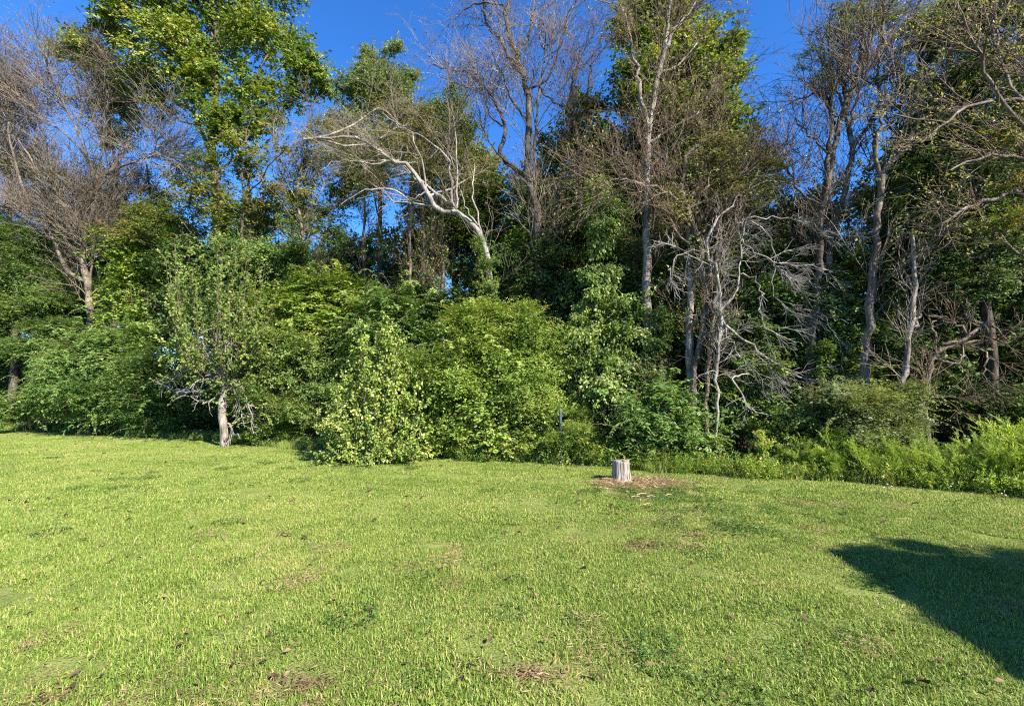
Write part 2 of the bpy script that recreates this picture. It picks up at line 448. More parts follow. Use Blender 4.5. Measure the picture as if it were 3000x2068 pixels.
inview = lambda X, Y: np.abs(X) < Y * 1.18 + 2.2
near_src = patch_objs(6, .33, 2900, .031, .0050, lean=1.5)
far_src = patch_objs(3, .55, 3600, .028, .0070, lean=1.5)
instancer('lawn_grass', lawn_points(-9, 11, 0.2, 6.4, .42, lambda X, Y: inview(X, Y)), near_src, 'short mown lawn grass, blades near the camera', 3)
instancer('distant_lawn_grass', lawn_points(-26, 11, 6.2, 21, .62, lambda X, Y: inview(X, Y) & (Y >= 6.2) & (np.hypot((X - 2.28) / .62, (Y - 7.72) / .34) > 1)), far_src, 'short mown lawn grass reaching to the trees', 9)

# ------------------------------------------------------------------ tree builders
STAT = {'tri': 0}
CL = {}
def clump(style, leafm, bark, leaf, R, gapseed=0):
    """shared mesh of one leafy bough, radius R"""
    key = (leafm, bark, R, tuple(sorted((k, str(v)) for k, v in leaf.items() if k != 'tb')))
    if key in CL: return CL[key]
    out = []
    nv = leaf.get('nv', 2)
    for k in range(nv):
        rng = np.random.default_rng(abs(hash_(str(key))) + k)
        m = leaf['m']; apx = .25 * leaf['L'] ** 2 * leaf['W']
        n = int(leaf.get('cov', 2.1) * pi * R * R / apx / m)
        sp = dict(leaf.get('sp', {})); gap = sp.get('gap', 0); sp.setdefault('hollow', .15); sp['rough'] = .6
        n = int(n / max(.3, 1 - gap * .8))
        s = lobe_sprays(rng, [((k * 3.1, k * 1.7, k * .9), (R, R, R))], n / (pi * R * R), leaf['len'] * (.75 if R < .5 else 1), **sp) - np.array((k * 3.1, k * 1.7, k * .9))
        tint0 = .5 + .22 * wob(s[:, 0] + k * 5, 2.0) + rng.normal(leaf.get('tb', 0), .09, len(s))
        V, Q, t = leaves_on(rng, s, m, leaf['L'], leaf['W'], flat=leaf.get('flat', .55), tint0=tint0, tsd=leaf.get('tsd', .12),
                            out=leaf.get('out', 45), jit=leaf.get('jit', .02), droop=leaf.get('droop', .15))
        q = s[rng.permutation(len(s))[:max(1, int(len(s) * leaf.get('stems', .3) * .5))]]
        V2, Q2 = tubes([(resample(q, 3), np.repeat(np.linspace(.005, .002, 3)[None], len(q), 0), 3)], np.zeros(3))
        STAT['tri'] += 2 * (len(Q) + len(Q2))
        out.append(mesh_from('leafy_bough', np.concatenate([V, V2]), np.concatenate([Q, Q2 + len(V)]), M[leafm], np.concatenate([t, np.full(len(Q2), .5)]), mat2=M[bark], n2=len(Q2)))
    CL[key] = out
    return out
def hash_(s):
    h = 7
    for ch in s: h = (h * 131 + ord(ch)) % 1000003
    return h
def place_clumps(rng, root, org, wl, leafm, bark, leaf, z0=0.0):
    full = []
    for c, r in wl:
        c = np.array(c, float); r = np.array(r, float)
        full.append((c, r * .86))
        for k in range(leaf.get('sub', 3)):
            d = nrm(rng.normal(size=3)); d[1] = d[1] * .8 - .15
            full.append((c + d * r * rng.uniform(.75, 1.0), np.repeat(r.mean(), 3) * rng.uniform(.38, .58) * np.array((1.1, 1.1, .85))))
    for c, r in full:
        if c[2] < z0 + .12: continue
        rm = r.mean(); R = .38 if rm < .5 else (.7 if rm < .95 or leaf['L'] < .07 else 1.1)
        ms = clump('', leafm, bark, leaf, R)
        o = link('leafy_bough', ms[int(rng.integers(len(ms)))], root, kind='stuff')
        c = np.array(c, float); rz_ = min(r[2], max(.12, (c[2] - z0) * 1.0)) if c[2] - z0 < r[2] else r[2]
        o.location = c - org; o.rotation_euler = (rng.uniform(-.15, .15), rng.uniform(-.15, .15), rng.uniform(0, 6.28))
        h = (r[0] + r[1]) * .5
        o.scale = (h / R * rng.uniform(.93, 1.07) if abs(r[0] - r[1]) < .3 * h else r[0] / R, h / R, rz_ / R)


def add_part(name, V, Q, mat, root, tint=None, smooth=False, label=None, kind=None):
    STAT['tri'] += len(Q) * (Q.shape[1] - 2)
    if name in ('twigs', 'foliage', 'leaves', 'stem_leaves', 'dead_twigs', 'stems'): kind = 'stuff'
    return link(name, mesh_from(name, V, Q, mat, tint, smooth), root, kind=kind, label=label)

def pix(pts, Y, rng=None, spread=0.0):
    """pixel path [(px,py[,dY])] to world points at depth Y (+dY)"""
    n = len(pts); d1 = rng.uniform(-spread, spread) if rng is not None else 0
    out = []
    for i, p in enumerate(pts):
        dY = p[2] if len(p) > 2 else d1 * i / max(1, n - 1)
        out.append(P(p[0], p[1], Y + dY))
    return out

def woody(pth, r0, r1, power=1.0):
    K = len(pth); t = np.linspace(0, 1, K)
    return pth[None], (r0 * (1 - t) ** power + r1 * (1 - (1 - t) ** power))[None]

def tree(name, label, cat, seed, px, back, trunk, r0, limbs=(), bark='bark_tan', twigm='twig', lv=None, lobes=(),
         leaf=None, leafm='mid', tipleaf=None, limb_spread=1.6, group=None, Y=None, trunk_r1=0.03, base_flare=1.35, leafname='foliage'):
    rng = np.random.default_rng(seed)
    Y = DY(px, back) if Y is None else Y
    bx = P(px, 1000, Y)[0]; z0 = float(gh(bx, Y)) - 0.05
    root = thing(name, label, cat, (bx, Y, z0), group)
    org = np.array((bx, Y, z0))
    tp = [np.array((bx, Y, z0 - .1))] + pix(trunk, Y)
    tp = path(tp, max(14, 3 * len(tp)), rng, .02)
    tr = woody(tp, r0, trunk_r1, .8)
    tr[1][0, 0] *= base_flare; tr[1][0, 1] *= 1 + (base_flare - 1) * .3
    tr[1][0] *= 1 + rng.normal(0, .04, tr[1].shape[1])
    V, Q = tubes([(tr[0], tr[1], 9)], org)
    add_part('trunk', V, Q, M[bark], root, smooth=True)
    parents = [tr]
    for lp, lr in limbs:
        pp = path(pix(lp, Y, rng, limb_spread), max(8, 3 * len(lp)), rng, .025)
        b = woody(pp, lr, .012, .9); parents.append(b)
        V, Q = tubes([(b[0], b[1], 6)], org)
        add_part('limb', V, Q, M[bark], root, smooth=True)
    ws_lobes = []
    for lb in lobes:
        lx, ly, rx, ry = lb[:4]; dy = lb[4] if len(lb) > 4 else 0
        c = P(lx, ly, Y + dy); s = (Y + dy) / F
        ws_lobes.append((c, (rx * s, (rx + ry) * .5 * s * .85, ry * s)))
    # limbs that reach into each lobe
    auto = []
    for c, r in ws_lobes:
        zt = np.clip(c[2] - 1.2 * max(r[2], .6) - .3, tp[1][2] + .4, tp[-2][2])
        i = int(np.argmin(np.abs(tp[:, 2] - zt)))
        s = tp[i]; mid = s * .5 + c * .5 + np.array((rng.normal(0, .15), rng.normal(0, .15), -.12 * abs(c[0] - s[0])))
        auto.append(path([s, mid, c + np.array((0, 0, r[2] * .35))], 8, rng, .04))
    if auto:
        lr = min(r0 * .35, .055)
        b = (np.stack(auto), np.repeat(np.linspace(lr, .012, 8)[None], len(auto), 0)); parents.append(b)
        V, Q = tubes([(b[0], b[1], 5)], org); add_part('boughs', V, Q, M[bark], root, smooth=True)
    tw = []
    last = parents
    if lv:
        for (n, L, kw) in lv:
            g = grow(rng, last, n, L, **kw)
            tw.append((g[0], g[1], 3)); last = [g]
        V, Q = tubes(tw, org); add_part('twigs', V, Q, M[twigm], root)
    if tipleaf:   # leaves on the last level of twigs
        frac, m, L, W, mt = tipleaf
        g = last[0][0]; g = g[rng.uniform(0, 1, len(g)) < frac]
        V, Q, t = leaves_on(rng, g, m, L, W, flat=.3, tr=(.4, 1), tint0=rng.uniform(.2, .8, len(g)))
        add_part('leaves', V - org, Q, M[mt], root, t)
    if ws_lobes and leaf:
        place_clumps(rng, root, org, ws_lobes, leafm, twigm, leaf, z0)
    return root

def copy_tree(o, loc, rz, s, label=None):
    c = o.copy(); COL.objects.link(c); c.location = loc; c.rotation_euler = (0, 0, rz); c.scale = (s, s, s)
    if label: c['label'] = label
    for ch in o.children:
        d = ch.copy(); COL.objects.link(d); d.parent = c
    return c

TW = lambda n1, n2, n3, L=1.6, up=.15, wig=.13, bend=.03, lean=(0, 0, 0), ra=.014, rk=1.25: (
    (n1, L, dict(ang=(25, 60), K=6, wig=wig, up=up, bend=bend, r=(ra, .005), tr=(.35, 1), lean=lean)),
    (n2, L * .5, dict(ang=(20, 60), K=5, wig=wig, up=up * .6, bend=bend, r=(.0055 * rk, .003 * rk), tr=(.1, 1), lean=lean)),
    (n3, L * .25, dict(ang=(20, 60), K=3, wig=wig * .8, up=up * .3, bend=bend, r=(.0033 * rk, .002 * rk), tr=(.1, 1), lean=lean)))

# ------------------------------------------------------------------ background woodland
rngb = np.random.default_rng(11)
protos = []
for k, (h, lobes_) in enumerate([(9.5, 7), (8.0, 6), (10.5, 8)]):
    r = np.random.default_rng(100 + k)
    root = thing('woodland_tree', 'slim dark woodland tree far back behind the front trees', 'tree', (0, 0, 0), 'slim trees deep in the wood')
    p = path([(0, 0, -.1), (r.normal(0, .15), r.normal(0, .15), h * .35), (r.normal(0, .35), r.normal(0, .3), h * .7), (r.normal(0, .5), 0, h)], 12, r, .03)
    t = woody(p, .13, .02); V, Q = tubes([(t[0], t[1], 7)], np.zeros(3)); add_part('trunk', V, Q, M['bark_dark'], root, smooth=True)
    g1 = grow(r, [t], 34, 2.4, ang=(40, 80), K=6, wig=.15, up=.25, r=(.035, .008), tr=((.42, .3, .5)[k], 1))
    g2 = grow(r, [g1], 220, 1.0, K=4, wig=.2, r=(.008, .003), tr=(.2, 1))
    V, Q = tubes([(g1[0], g1[1], 4), (g2[0], g2[1], 3)], np.zeros(3)); add_part('branches', V, Q, M['bark_dark'], root)
    g3 = grow(r, [g2, g1], 2600, .6, K=4, wig=.2, r=(.004, .002), tr=(.2, 1))
    V, Q, tt = leaves_on(r, g3[0], 11, .13, .62, flat=.5, tint0=.45 + .25 * wob(g3[0][:, 0], .9) + r.normal(0, .08, 2600))
    add_part('foliage', V, Q, M[['dark', 'mid', 'olive'][k]], root, tt)
    protos.append(root)
spots = []
for px in np.arange(-350, 3400, 118):
    spots.append((px + rngb.uniform(-45, 45), rngb.uniform(5.5, 9)))
for px in np.arange(-500, 3500, 150):
    spots.append((px + rngb.uniform(-60, 60), rngb.uniform(10, 18)))
for i, (px, back) in enumerate(spots):
    Y = DY(px, back); x = P(px, 1000, Y)[0]
    s = rngb.uniform(.75, 1.12) * (1.0 if back < 10 else 1.1)
    if 1380 < px < 1560 or 830 < px < 1050: s *= .82
    if px > 2150: s *= .62 if px < 2700 else .75
    if px < 420: s *= 1.2
    if 780 < px < 1080 and back < 10: s *= .75
    k = i % 3
    zone = ['beyond the left edge', 'behind the grey bare tree', 'behind the pear tree', 'behind the sumac bushes', 'behind the leaning pale tree', 'behind the tall centre bare tree', 'behind the vine column',
            'behind the slanting pale trunks', 'behind the drooping branches', 'behind the brown forked trunk', 'behind the short forked trunk', 'behind the dark evergreen', 'beyond the right edge'][int(np.searchsorted([0, 420, 760, 1050, 1400, 1620, 1850, 2080, 2300, 2500, 2720, 3000], px))]
    kind_ = ['dark green', 'mid green', 'olive brown'][k]; row = 'nearer' if back < 10 else 'farther'
    lab = 'slim %s woodland tree, %s row, %s' % (kind_, row, zone)
    if i < 3:
        o = protos[i]; o.location = (x, Y, -.05); o.scale = (s,) * 3; o['label'] = lab
    else:
        copy_tree(protos[k], (x, Y, -.05), rngb.uniform(0, 6.28), s, lab)

# thicket mass deep in the wood, nobody could count its bushes
under = []
for px in np.arange(-900, 3900, 62):
    for k in range(4):
        back = rngb.uniform(8, 21); Y = DY(px, back); x = P(px, 1000, Y)[0]
        under.append((x, Y, (.4, 1.2, 2.0, rngb.uniform(.5, 3.0))[k] + rngb.uniform(-.3, .3)))
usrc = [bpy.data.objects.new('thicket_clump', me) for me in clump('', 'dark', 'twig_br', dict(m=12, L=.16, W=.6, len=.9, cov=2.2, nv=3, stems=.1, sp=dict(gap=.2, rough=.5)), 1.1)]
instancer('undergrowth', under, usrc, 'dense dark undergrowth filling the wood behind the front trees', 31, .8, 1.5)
bpy.data.objects['undergrowth']['category'] = 'undergrowth'

# ------------------------------------------------------------------ the front trees, left to right
LF = dict
big = LF(den=9, len=.75, m=12, L=.125, W=.75)
# left grey bare tree
tree('bare_tree', 'wide grey bare tree at the far left with a fork low on its brown trunk', 'tree', 1, 264, 1.5,
     [(263, 963), (262, 875), (256, 827), (243, 780), (246, 700), (262, 640), (281, 566), (300, 520), (342, 480), (380, 400), (400, 300)], .17,
     [([(281, 566), (246, 539), (189, 522), (110, 500), (20, 440)], .07), ([(342, 500), (395, 470), (470, 455), (560, 470)], .04),
      ([(256, 827), (237, 814), (193, 788), (150, 690), (88, 627), (0, 600), (-90, 560)], .09),
      ([(92, 627), (70, 561), (35, 440), (20, 300), (30, 200)], .06), ([(300, 520), (219, 421), (153, 364), (88, 307), (0, 263)], .05),
      ([(281, 540), (250, 440), (200, 330), (150, 230), (120, 160)], .05), ([(281, 540), (300, 430), (280, 330), (300, 250)], .04),
      ([(263, 850), (270, 760), (272, 650)], .05),
      ([(110, 500), (60, 420), (-20, 350), (-80, 280)], .04), ([(150, 690), (190, 600), (150, 520)], .03)],
     bark='bark_tan', twigm='twig', lv=TW(260, 2600, 9500, L=2.7, up=.25, bend=.03, ra=.02, rk=2.2), lobes=[], tipleaf=(.35, 2, .06, .5, 'dead'))
tree('bare_tree', 'brown twiggy half-bare tree at the very left edge behind the cedar', 'tree', 31, 20, 2.6,
     [(20, 1000), (10, 800), (30, 600), (10, 400), (20, 250)], .16,
     [([(-40, 700), (40, 560), (90, 450), (110, 330)], .05), ([(-25, 560), (20, 420), (40, 300), (50, 200)], .05), ([(-30, 620), (60, 620), (140, 560), (200, 540)], .04), ([(-50, 780), (30, 740), (120, 720)], .035)],
     bark='bark_tan', twigm='twig_br', lv=TW(120, 1200, 4500, L=2.6, up=.25, ra=.018, rk=2.2), tipleaf=(.6, 2, .07, .5, 'olive'))
tree('leafy_tree', 'thin olive brown leafy tree behind the grey bare tree', 'tree', 32, 150, 3.6,
     [(150, 1000), (150, 800), (160, 600), (170, 450)], .1, [], bark='bark_tan', twigm='twig_br', leafm='olive', lv=TW(60, 500, 1500, L=2.0, up=.25, rk=1.8),
     lobes=[(120, 520, 90, 60), (220, 560, 90, 60), (60, 600, 90, 60), (180, 650, 110, 60), (300, 640, 80, 60), (20, 470, 70, 50), (320, 740, 80, 50), (100, 700, 90, 50)],
     leaf=LF(cov=.7, len=.6, m=10, L=.085, W=.5, stems=1, sp=dict(gap=.4, rough=.5)))
tree('leafy_tree', 'olive green leafy tree between the grey bare tree and the tall green one', 'tree', 33, 430, 3.8,
     [(430, 1000), (430, 800), (440, 600), (430, 480)], .1, [], bark='bark_dark', twigm='twig_br', leafm='mid', lv=TW(50, 400, 1200, L=2.0, up=.25, rk=1.8),
     lobes=[(420, 560, 90, 50), (500, 600, 80, 60), (360, 640, 80, 50), (560, 680, 80, 50), (450, 700, 100, 60), (540, 500, 60, 50), (330, 540, 80, 50), (620, 620, 60, 50)],
     leaf=LF(cov=.8, len=.6, m=10, L=.09, W=.55, stems=1, sp=dict(gap=.42, rough=.5)))
# tall green tree
tree('sweetgum_tree', 'tall bright green tree on the left rising past the top of the picture', 'tree', 2, 645, 3.2,
     [(640, 900), (638, 760), (636, 640), (634, 526), (622, 440), (632, 263), (636, 154), (632, 44), (625, -150)], .27,
     [([(628, 480), (583, 364), (544, 298), (504, 237), (440, 130)], .09), ([(630, 420), (700, 330), (719, 290), (760, 200), (830, 100)], .07),
      ([(634, 540), (560, 470), (480, 400), (400, 330)], .05), ([(630, 350), (560, 200), (540, 60)], .05)],
     bark='bark_tan', twigm='twig_br', leafm='gum',
     lobes=[(400, 60, 120, 90), (330, 20, 90, 60, -.5), (560, -20, 190, 110), (760, -40, 140, 100), (480, 150, 130, 90, -.8), (640, 160, 120, 110, .5), (780, 110, 110, 90),
            (860, 190, 90, 60), (930, 230, 60, 60, .4), (860, 280, 70, 45), (560, 230, 100, 60, -.6), (270, 140, 70, 45), (310, 85, 60, 30), (720, 250, 90, 60, -.5),
            (640, 340, 100, 60, -.6), (690, 390, 90, 70, -.6), (420, 250, 80, 50), (470, 310, 50, 40), (800, 360, 50, 50)],
     leaf=LF(cov=1.7, len=.75, m=13, L=.105, W=.75, stems=.4, sub=4, sp=dict(gap=.42, rough=.5)))
tree('young_tree', 'smaller pale green tree leaning at the left edge of the tall green one', 'tree', 3, 330, 3.0,
     [(345, 800), (345, 600), (335, 450), (310, 330), (280, 220)], .09, [([(345, 560), (300, 420), (240, 300)], .03)],
     bark='bark_tan', leafm='bright', lobes=[(220, 170, 75, 45), (310, 215, 60, 50), (290, 300, 95, 50), (360, 330, 70, 60), (340, 400, 60, 40)],
     leaf=LF(den=9, len=.7, m=12, L=.10, W=.75, stems=.6, sp=dict(gap=.4, rough=.5)))
tree('maple_tree', 'slender tree with rusty orange tinted leaves in front of the tall green tree', 'tree', 4, 690, 2.0,
     [(700, 900), (705, 700), (715, 560), (700, 450), (690, 380)], .08,
     [([(710, 600), (780, 500), (840, 430)], .03), ([(710, 640), (620, 560), (560, 480)], .03)],
     bark='bark_dark', leafm='rust', lobes=[(700, 470, 130, 60), (600, 560, 90, 50), (790, 560, 90, 60), (680, 610, 120, 60), (500, 640, 110, 50), (400, 700, 110, 50), (860, 620, 70, 60)],
     leaf=LF(cov=1.0, den=10, len=.55, m=12, L=.085, W=.6, stems=.6, sp=dict(gap=.42, rough=.5)))
# centre-left green pair, behind
tree('oak_tree', 'blue green narrow-topped tree left of the leaning bare tree', 'tree', 5, 1110, 5.5,
     [(1110, 900), (1115, 600), (1120, 400), (1120, 200), (1140, 130)], .12, [([(1118, 420), (1060, 320), (1020, 260)], .04)],
     bark='bark_dark', leafm='grey', lobes=[(1155, 150, 30, 40), (1085, 165, 28, 40), (1115, 220, 70, 60), (1180, 240, 50, 50), (1110, 310, 110, 80), (1010, 260, 50, 50), (1030, 370, 90, 70), (1150, 420, 110, 80), (1060, 520, 120, 70)],
     leaf=LF(den=12, len=.7, m=13, L=.12, W=.5, stems=.4, tb=.02, sp=dict(gap=.35, rough=.45, up=.5)))
tree('oak_tree', 'rounded olive green tree behind the arching pale branches at the centre', 'tree', 6, 1330, 5,
     [(1330, 900), (1330, 600), (1335, 400), (1340, 300)], .12, [],
     bark='bark_dark', leafm='mid', lobes=[(1340, 310, 60, 45), (1300, 380, 80, 60), (1370, 400, 60, 60), (1290, 480, 90, 60), (1450, 560, 110, 70), (1400, 660, 120, 80)],
     leaf=LF(den=10, len=.6, m=12, L=.10, W=.5, stems=.4, tb=-.05, sp=dict(gap=.4, rough=.45, up=.4)))
tree('sapling_tree', 'thin half-leafless tree between the tall green tree and the blue green one', 'tree', 7, 900, 3,
     [(905, 900), (890, 700), (870, 560), (900, 440), (910, 330)], .07,
     [([(890, 640), (960, 520), (990, 400)], .03), ([(880, 600), (820, 500), (800, 400)], .03)], bark='bark_tan',
     lv=TW(60, 420, 1300, L=1.6, up=.3), lobes=[(900, 480, 90, 90), (980, 400, 70, 60)], leafm='olive',
     leaf=LF(cov=.6, den=5, len=.5, m=9, L=.075, W=.5, stems=.8, sp=dict(gap=.5, rough=.5)), tipleaf=(.3, 2, .06, .5, 'olive'))
tree('leafy_tree', 'thin green tree filling the gap between the maple and the leaning tree', 'tree', 34, 880, 4.4,
     [(880, 1000), (880, 800), (890, 620), (900, 500)], .09, [], bark='bark_dark', twigm='twig_br', leafm='mid', lv=TW(50, 400, 1200, L=1.8, up=.25, rk=1.6),
     lobes=[(860, 600, 80, 50), (940, 640, 80, 50), (800, 660, 80, 50), (900, 540, 60, 50), (1010, 600, 60, 50)],
     leaf=LF(cov=.8, len=.6, m=10, L=.085, W=.55, stems=1, sp=dict(gap=.42, rough=.5)))
# leaning pale branchy tree
tree('leaning_tree', 'leaning half-bare tree with pale lichened limbs arching left over the thicket', 'tree', 8, 1442, 1.2,
     [(1440, 900), (1434, 783), (1412, 700), (1342, 627), (1281, 615), (1250, 560), (1193, 487), (1145, 471), (1079, 417), (1000, 401), (890, 410)], .105,
     [([(1342, 627), (1320, 594), (1263, 560), (1220, 520), (1170, 480), (1080, 470)], 0.0494),
      ([(1330, 605), (1322, 560), (1318, 500), (1316, 474), (1260, 417), (1190, 385), (1130, 340)], 0.0368), ([(1338, 610), (1340, 540), (1338, 430), (1330, 340)], 0.0333),
      ([(1250, 560), (1240, 480), (1200, 390), (1120, 330)], 0.0287), ([(1200, 590), (1150, 555), (1060, 560), (1000, 600)], 0.0253),
      ([(1412, 700), (1400, 640), (1385, 570), (1390, 480)], 0.0333), ([(1262, 566), (1230, 570), (1200, 600)], 0.0287),
      ([(1145, 471), (1090, 480), (1000, 470), (940, 500)], 0.0253), ([(1400, 660), (1370, 620), (1350, 560)], 0.0253)],
     bark='bark_white', twigm='twig', lv=TW(75, 450, 1300, L=1.6, up=.1, ra=.012), leafm='olive',
     lobes=[(1130, 330, 110, 60, 1.1), (1240, 360, 110, 70, 1.1), (1180, 430, 120, 60, 1.1), (1330, 420, 90, 70, 1.1), (1000, 450, 90, 60, 1.1), (1400, 520, 70, 60, 1.1), (1240, 500, 110, 50, 1.1), (1100, 540, 90, 50, 1.1)],
     leaf=LF(cov=.5, sub=2, den=10, len=.5, m=9, L=.06, W=.45, stems=1.2, sp=dict(gap=.45, rough=.5)), limb_spread=.5)
# tall bare tree in the centre
tree('bare_tree', 'tall bare dark-limbed tree at the centre with a dog-leg limb on its left', 'tree', 9, 1578, 2.2,
     [(1578, 900), (1576, 760), (1575, 658), (1561, 570), (1544, 518), (1548, 439), (1550, 351), (1544, 263), (1526, 211), (1513, 158), (1487, 101), (1482, 44), (1496, 0), (1500, -110)], .16,
     [([(1526, 211), (1504, 189), (1465, 118), (1421, 66), (1419, 0), (1405, -80)], .06), ([(1513, 175), (1522, 140), (1553, 101), (1555, 44), (1570, 0), (1600, -60)], .05),
      ([(1544, 518), (1487, 478), (1469, 452), (1474, 417), (1471, 351), (1439, 281), (1395, 232), (1360, 211), (1307, 202), (1263, 189)], .075),
      ([(1566, 570), (1566, 461), (1570, 351), (1579, 263), (1600, 150), (1590, 60)], .06), ([(1550, 351), (1500, 300), (1480, 240), (1440, 150)], .03),
      ([(1471, 370), (1430, 330), (1420, 280), (1350, 250)], .03), ([(1487, 478), (1440, 430), (1400, 340)], .03), ([(1482, 20), (1400, 10), (1360, 30)], .03),
      ([(1544, 263), (1600, 240), (1640, 150), (1660, 60)], .03), ([(1555, 60), (1610, 10), (1640, -20)], .03)],
     bark='bark_dark', twigm='twig', lv=TW(140, 1100, 3300, L=1.9, up=.3, ra=.014), tipleaf=(.4, 1, .085, .45, 'dead'), limb_spread=1.4)
tree('bare_tree', 'thinner dark forked bare tree just right of the tall centre one', 'tree', 10, 1700, 3.2,
     [(1700, 900), (1698, 600), (1693, 439), (1680, 351), (1671, 263), (1689, 211), (1700, 150)], .1,
     [([(1682, 307), (1719, 281), (1728, 228), (1740, 150)], .045), ([(1675, 325), (1614, 294), (1583, 259), (1560, 200)], .035), ([(1719, 281), (1780, 310), (1830, 330)], .03)],
     bark='bark_dark', twigm='twig_br', lv=TW(80, 560, 1700, L=1.6, up=.35, ra=.012), tipleaf=(.5, 1, .085, .45, 'dead'))
# dark evergreen mass behind the centre
tree('evergreen_tree', 'dark green full tree filling the gap right of the tall centre bare tree', 'tree', 12, 1680, 4.2,
     [(1680, 900), (1685, 700), (1690, 500), (1700, 330)], .14, [], bark='bark_dark', leafm='mid',
     lobes=[(1690, 370, 80, 80), (1770, 420, 80, 80), (1640, 470, 90, 70), (1740, 540, 120, 80), (1600, 560, 90, 70), (1660, 640, 130, 90), (1540, 650, 90, 70), (1780, 680, 120, 90), (1540, 760, 110, 80), (1680, 800, 130, 80)],
     leaf=LF(den=12, len=.65, m=13, L=.10, W=.6, stems=.3, tb=-.12, sp=dict(gap=.3, rough=.4)))
tree('leafy_tree', 'mid green tree filling the space behind the drooping branches', 'tree', 27, 2250, 3.2,
     [(2250, 1000), (2245, 800), (2240, 650), (2230, 520)], .09, [], bark='bark_tan', twigm='twig_br', leafm='mid',
     lobes=[(2230, 560, 70, 50), (2160, 640, 90, 60), (2290, 650, 80, 60), (2340, 740, 90, 60), (2200, 740, 90, 60), (2120, 800, 90, 60), (2300, 840, 100, 60), (2180, 880, 90, 60)],
     leaf=LF(cov=1.5, len=.55, m=12, L=.08, W=.6, stems=.6, sp=dict(gap=.4, rough=.5)))
tree('tulip_tree', 'tall dense green tree with sunlit yellow green right side behind the pale straight trunk', 'tree', 13, 1990, 4.5,
     [(1985, 900), (1990, 700), (1990, 400), (2000, 200), (2000, 30)], .2, [([(1990, 400), (2060, 280), (2100, 200)], .06)], bark='bark_dark', leafm='gum',
     lobes=[(1980, 20, 110, 70), (1900, 20, 90, 70), (2060, 120, 100, 70), (2130, 170, 55, 50), (1960, 130, 110, 90), (1830, 110, 70, 60), (2110, 250, 75, 50), (2030, 240, 120, 80), (1880, 230, 90, 70),
            (2140, 340, 60, 50), (2050, 360, 110, 80), (1920, 350, 110, 80), (2130, 440, 70, 70), (2000, 470, 130, 80), (2120, 560, 90, 80), (1850, 300, 50, 60)],
     leaf=LF(cov=2.3, len=.7, m=13, L=.10, W=.75, stems=.4, sub=4, sp=dict(gap=.3, rough=.45)))
# straight pale trunk
tree('pale_trunk_tree', 'straight pale trunk standing alone right of centre under brown twiggy limbs', 'tree', 14, 1903, 1.4,
     [(1903, 1000), (1893, 880), (1895, 697), (1897, 526), (1899, 395), (1917, 285), (1925, 219), (1947, 145), (1956, 66), (1965, 0), (1970, -120)], .125,
     [([(1899, 395), (1886, 316), (1873, 246), (1851, 140), (1838, 66), (1816, 22), (1760, 0)], .06), ([(1947, 145), (1975, 90), (2015, 40), (2050, -20)], .05),
      ([(1897, 540), (1860, 535), (1800, 525), (1760, 550)], .03), ([(1893, 520), (1850, 500), (1830, 460), (1870, 400)], .028), ([(1899, 420), (1960, 380), (2040, 330), (2090, 260)], .035),
      ([(1898, 500), (1960, 440), (2020, 400)], .03), ([(1925, 219), (1990, 190), (2060, 100)], .03)],
     bark='bark_pale', twigm='twig_br', lv=TW(130, 950, 2800, L=1.7, up=.12, ra=.013), tipleaf=(.55, 2, .07, .45, 'olive'), limb_spread=1.1)
tree('pale_trunk_tree', 'half-bare tree with a pale trunk slanting down beside the straight trunk', 'tree', 15, 2026, 1.0,
     [(2030, 1080), (2044, 1051), (2057, 950), (2072, 889), (2066, 845), (2057, 788), (2048, 700), (2035, 680), (2015, 614), (1995, 560), (2010, 470), (2050, 420), (2110, 390)], .085,
     [([(2018, 614), (1978, 583), (1930, 550), (1890, 545), (1840, 530)], .045), ([(2066, 845), (2085, 760), (2100, 680), (2105, 600), (2140, 520)], .045),
      ([(2048, 937), (2018, 963), (2013, 1030), (2009, 1100)], .05), ([(2035, 680), (2090, 600), (2130, 560), (2200, 540)], .03), ([(2000, 590), (1960, 500), (1950, 450)], .03),
      ([(2100, 640), (2180, 580), (2250, 500), (2270, 430)], .03)],
     bark='bark_tan', twigm='twig_br', lv=TW(80, 560, 1600, L=1.5, up=.15, ra=.012), leafm='olive', lobes=[(2080, 480, 110, 70), (2180, 560, 90, 60), (1950, 620, 80, 60), (2240, 480, 60, 60)],
     leaf=LF(cov=.7, den=6, len=.5, m=9, L=.06, W=.45, stems=1.2, sp=dict(gap=.5, rough=.5)), tipleaf=(.3, 1, .07, .5, 'dead'), limb_spread=.9)
tree('slim_tree', 'slim brown trunk at the right of the slanting pale trunk', 'tree', 16, 2068, .9,
     [(2070, 1226), (2073, 1100), (2075, 1029), (2088, 941), (2096, 845), (2100, 760), (2110, 640)], .05, [([(2096, 845), (2120, 740), (2160, 660)], .02)],
     bark='bark_tan', twigm='twig', lv=TW(30, 200, 500, L=1.0, up=.2, ra=.008))
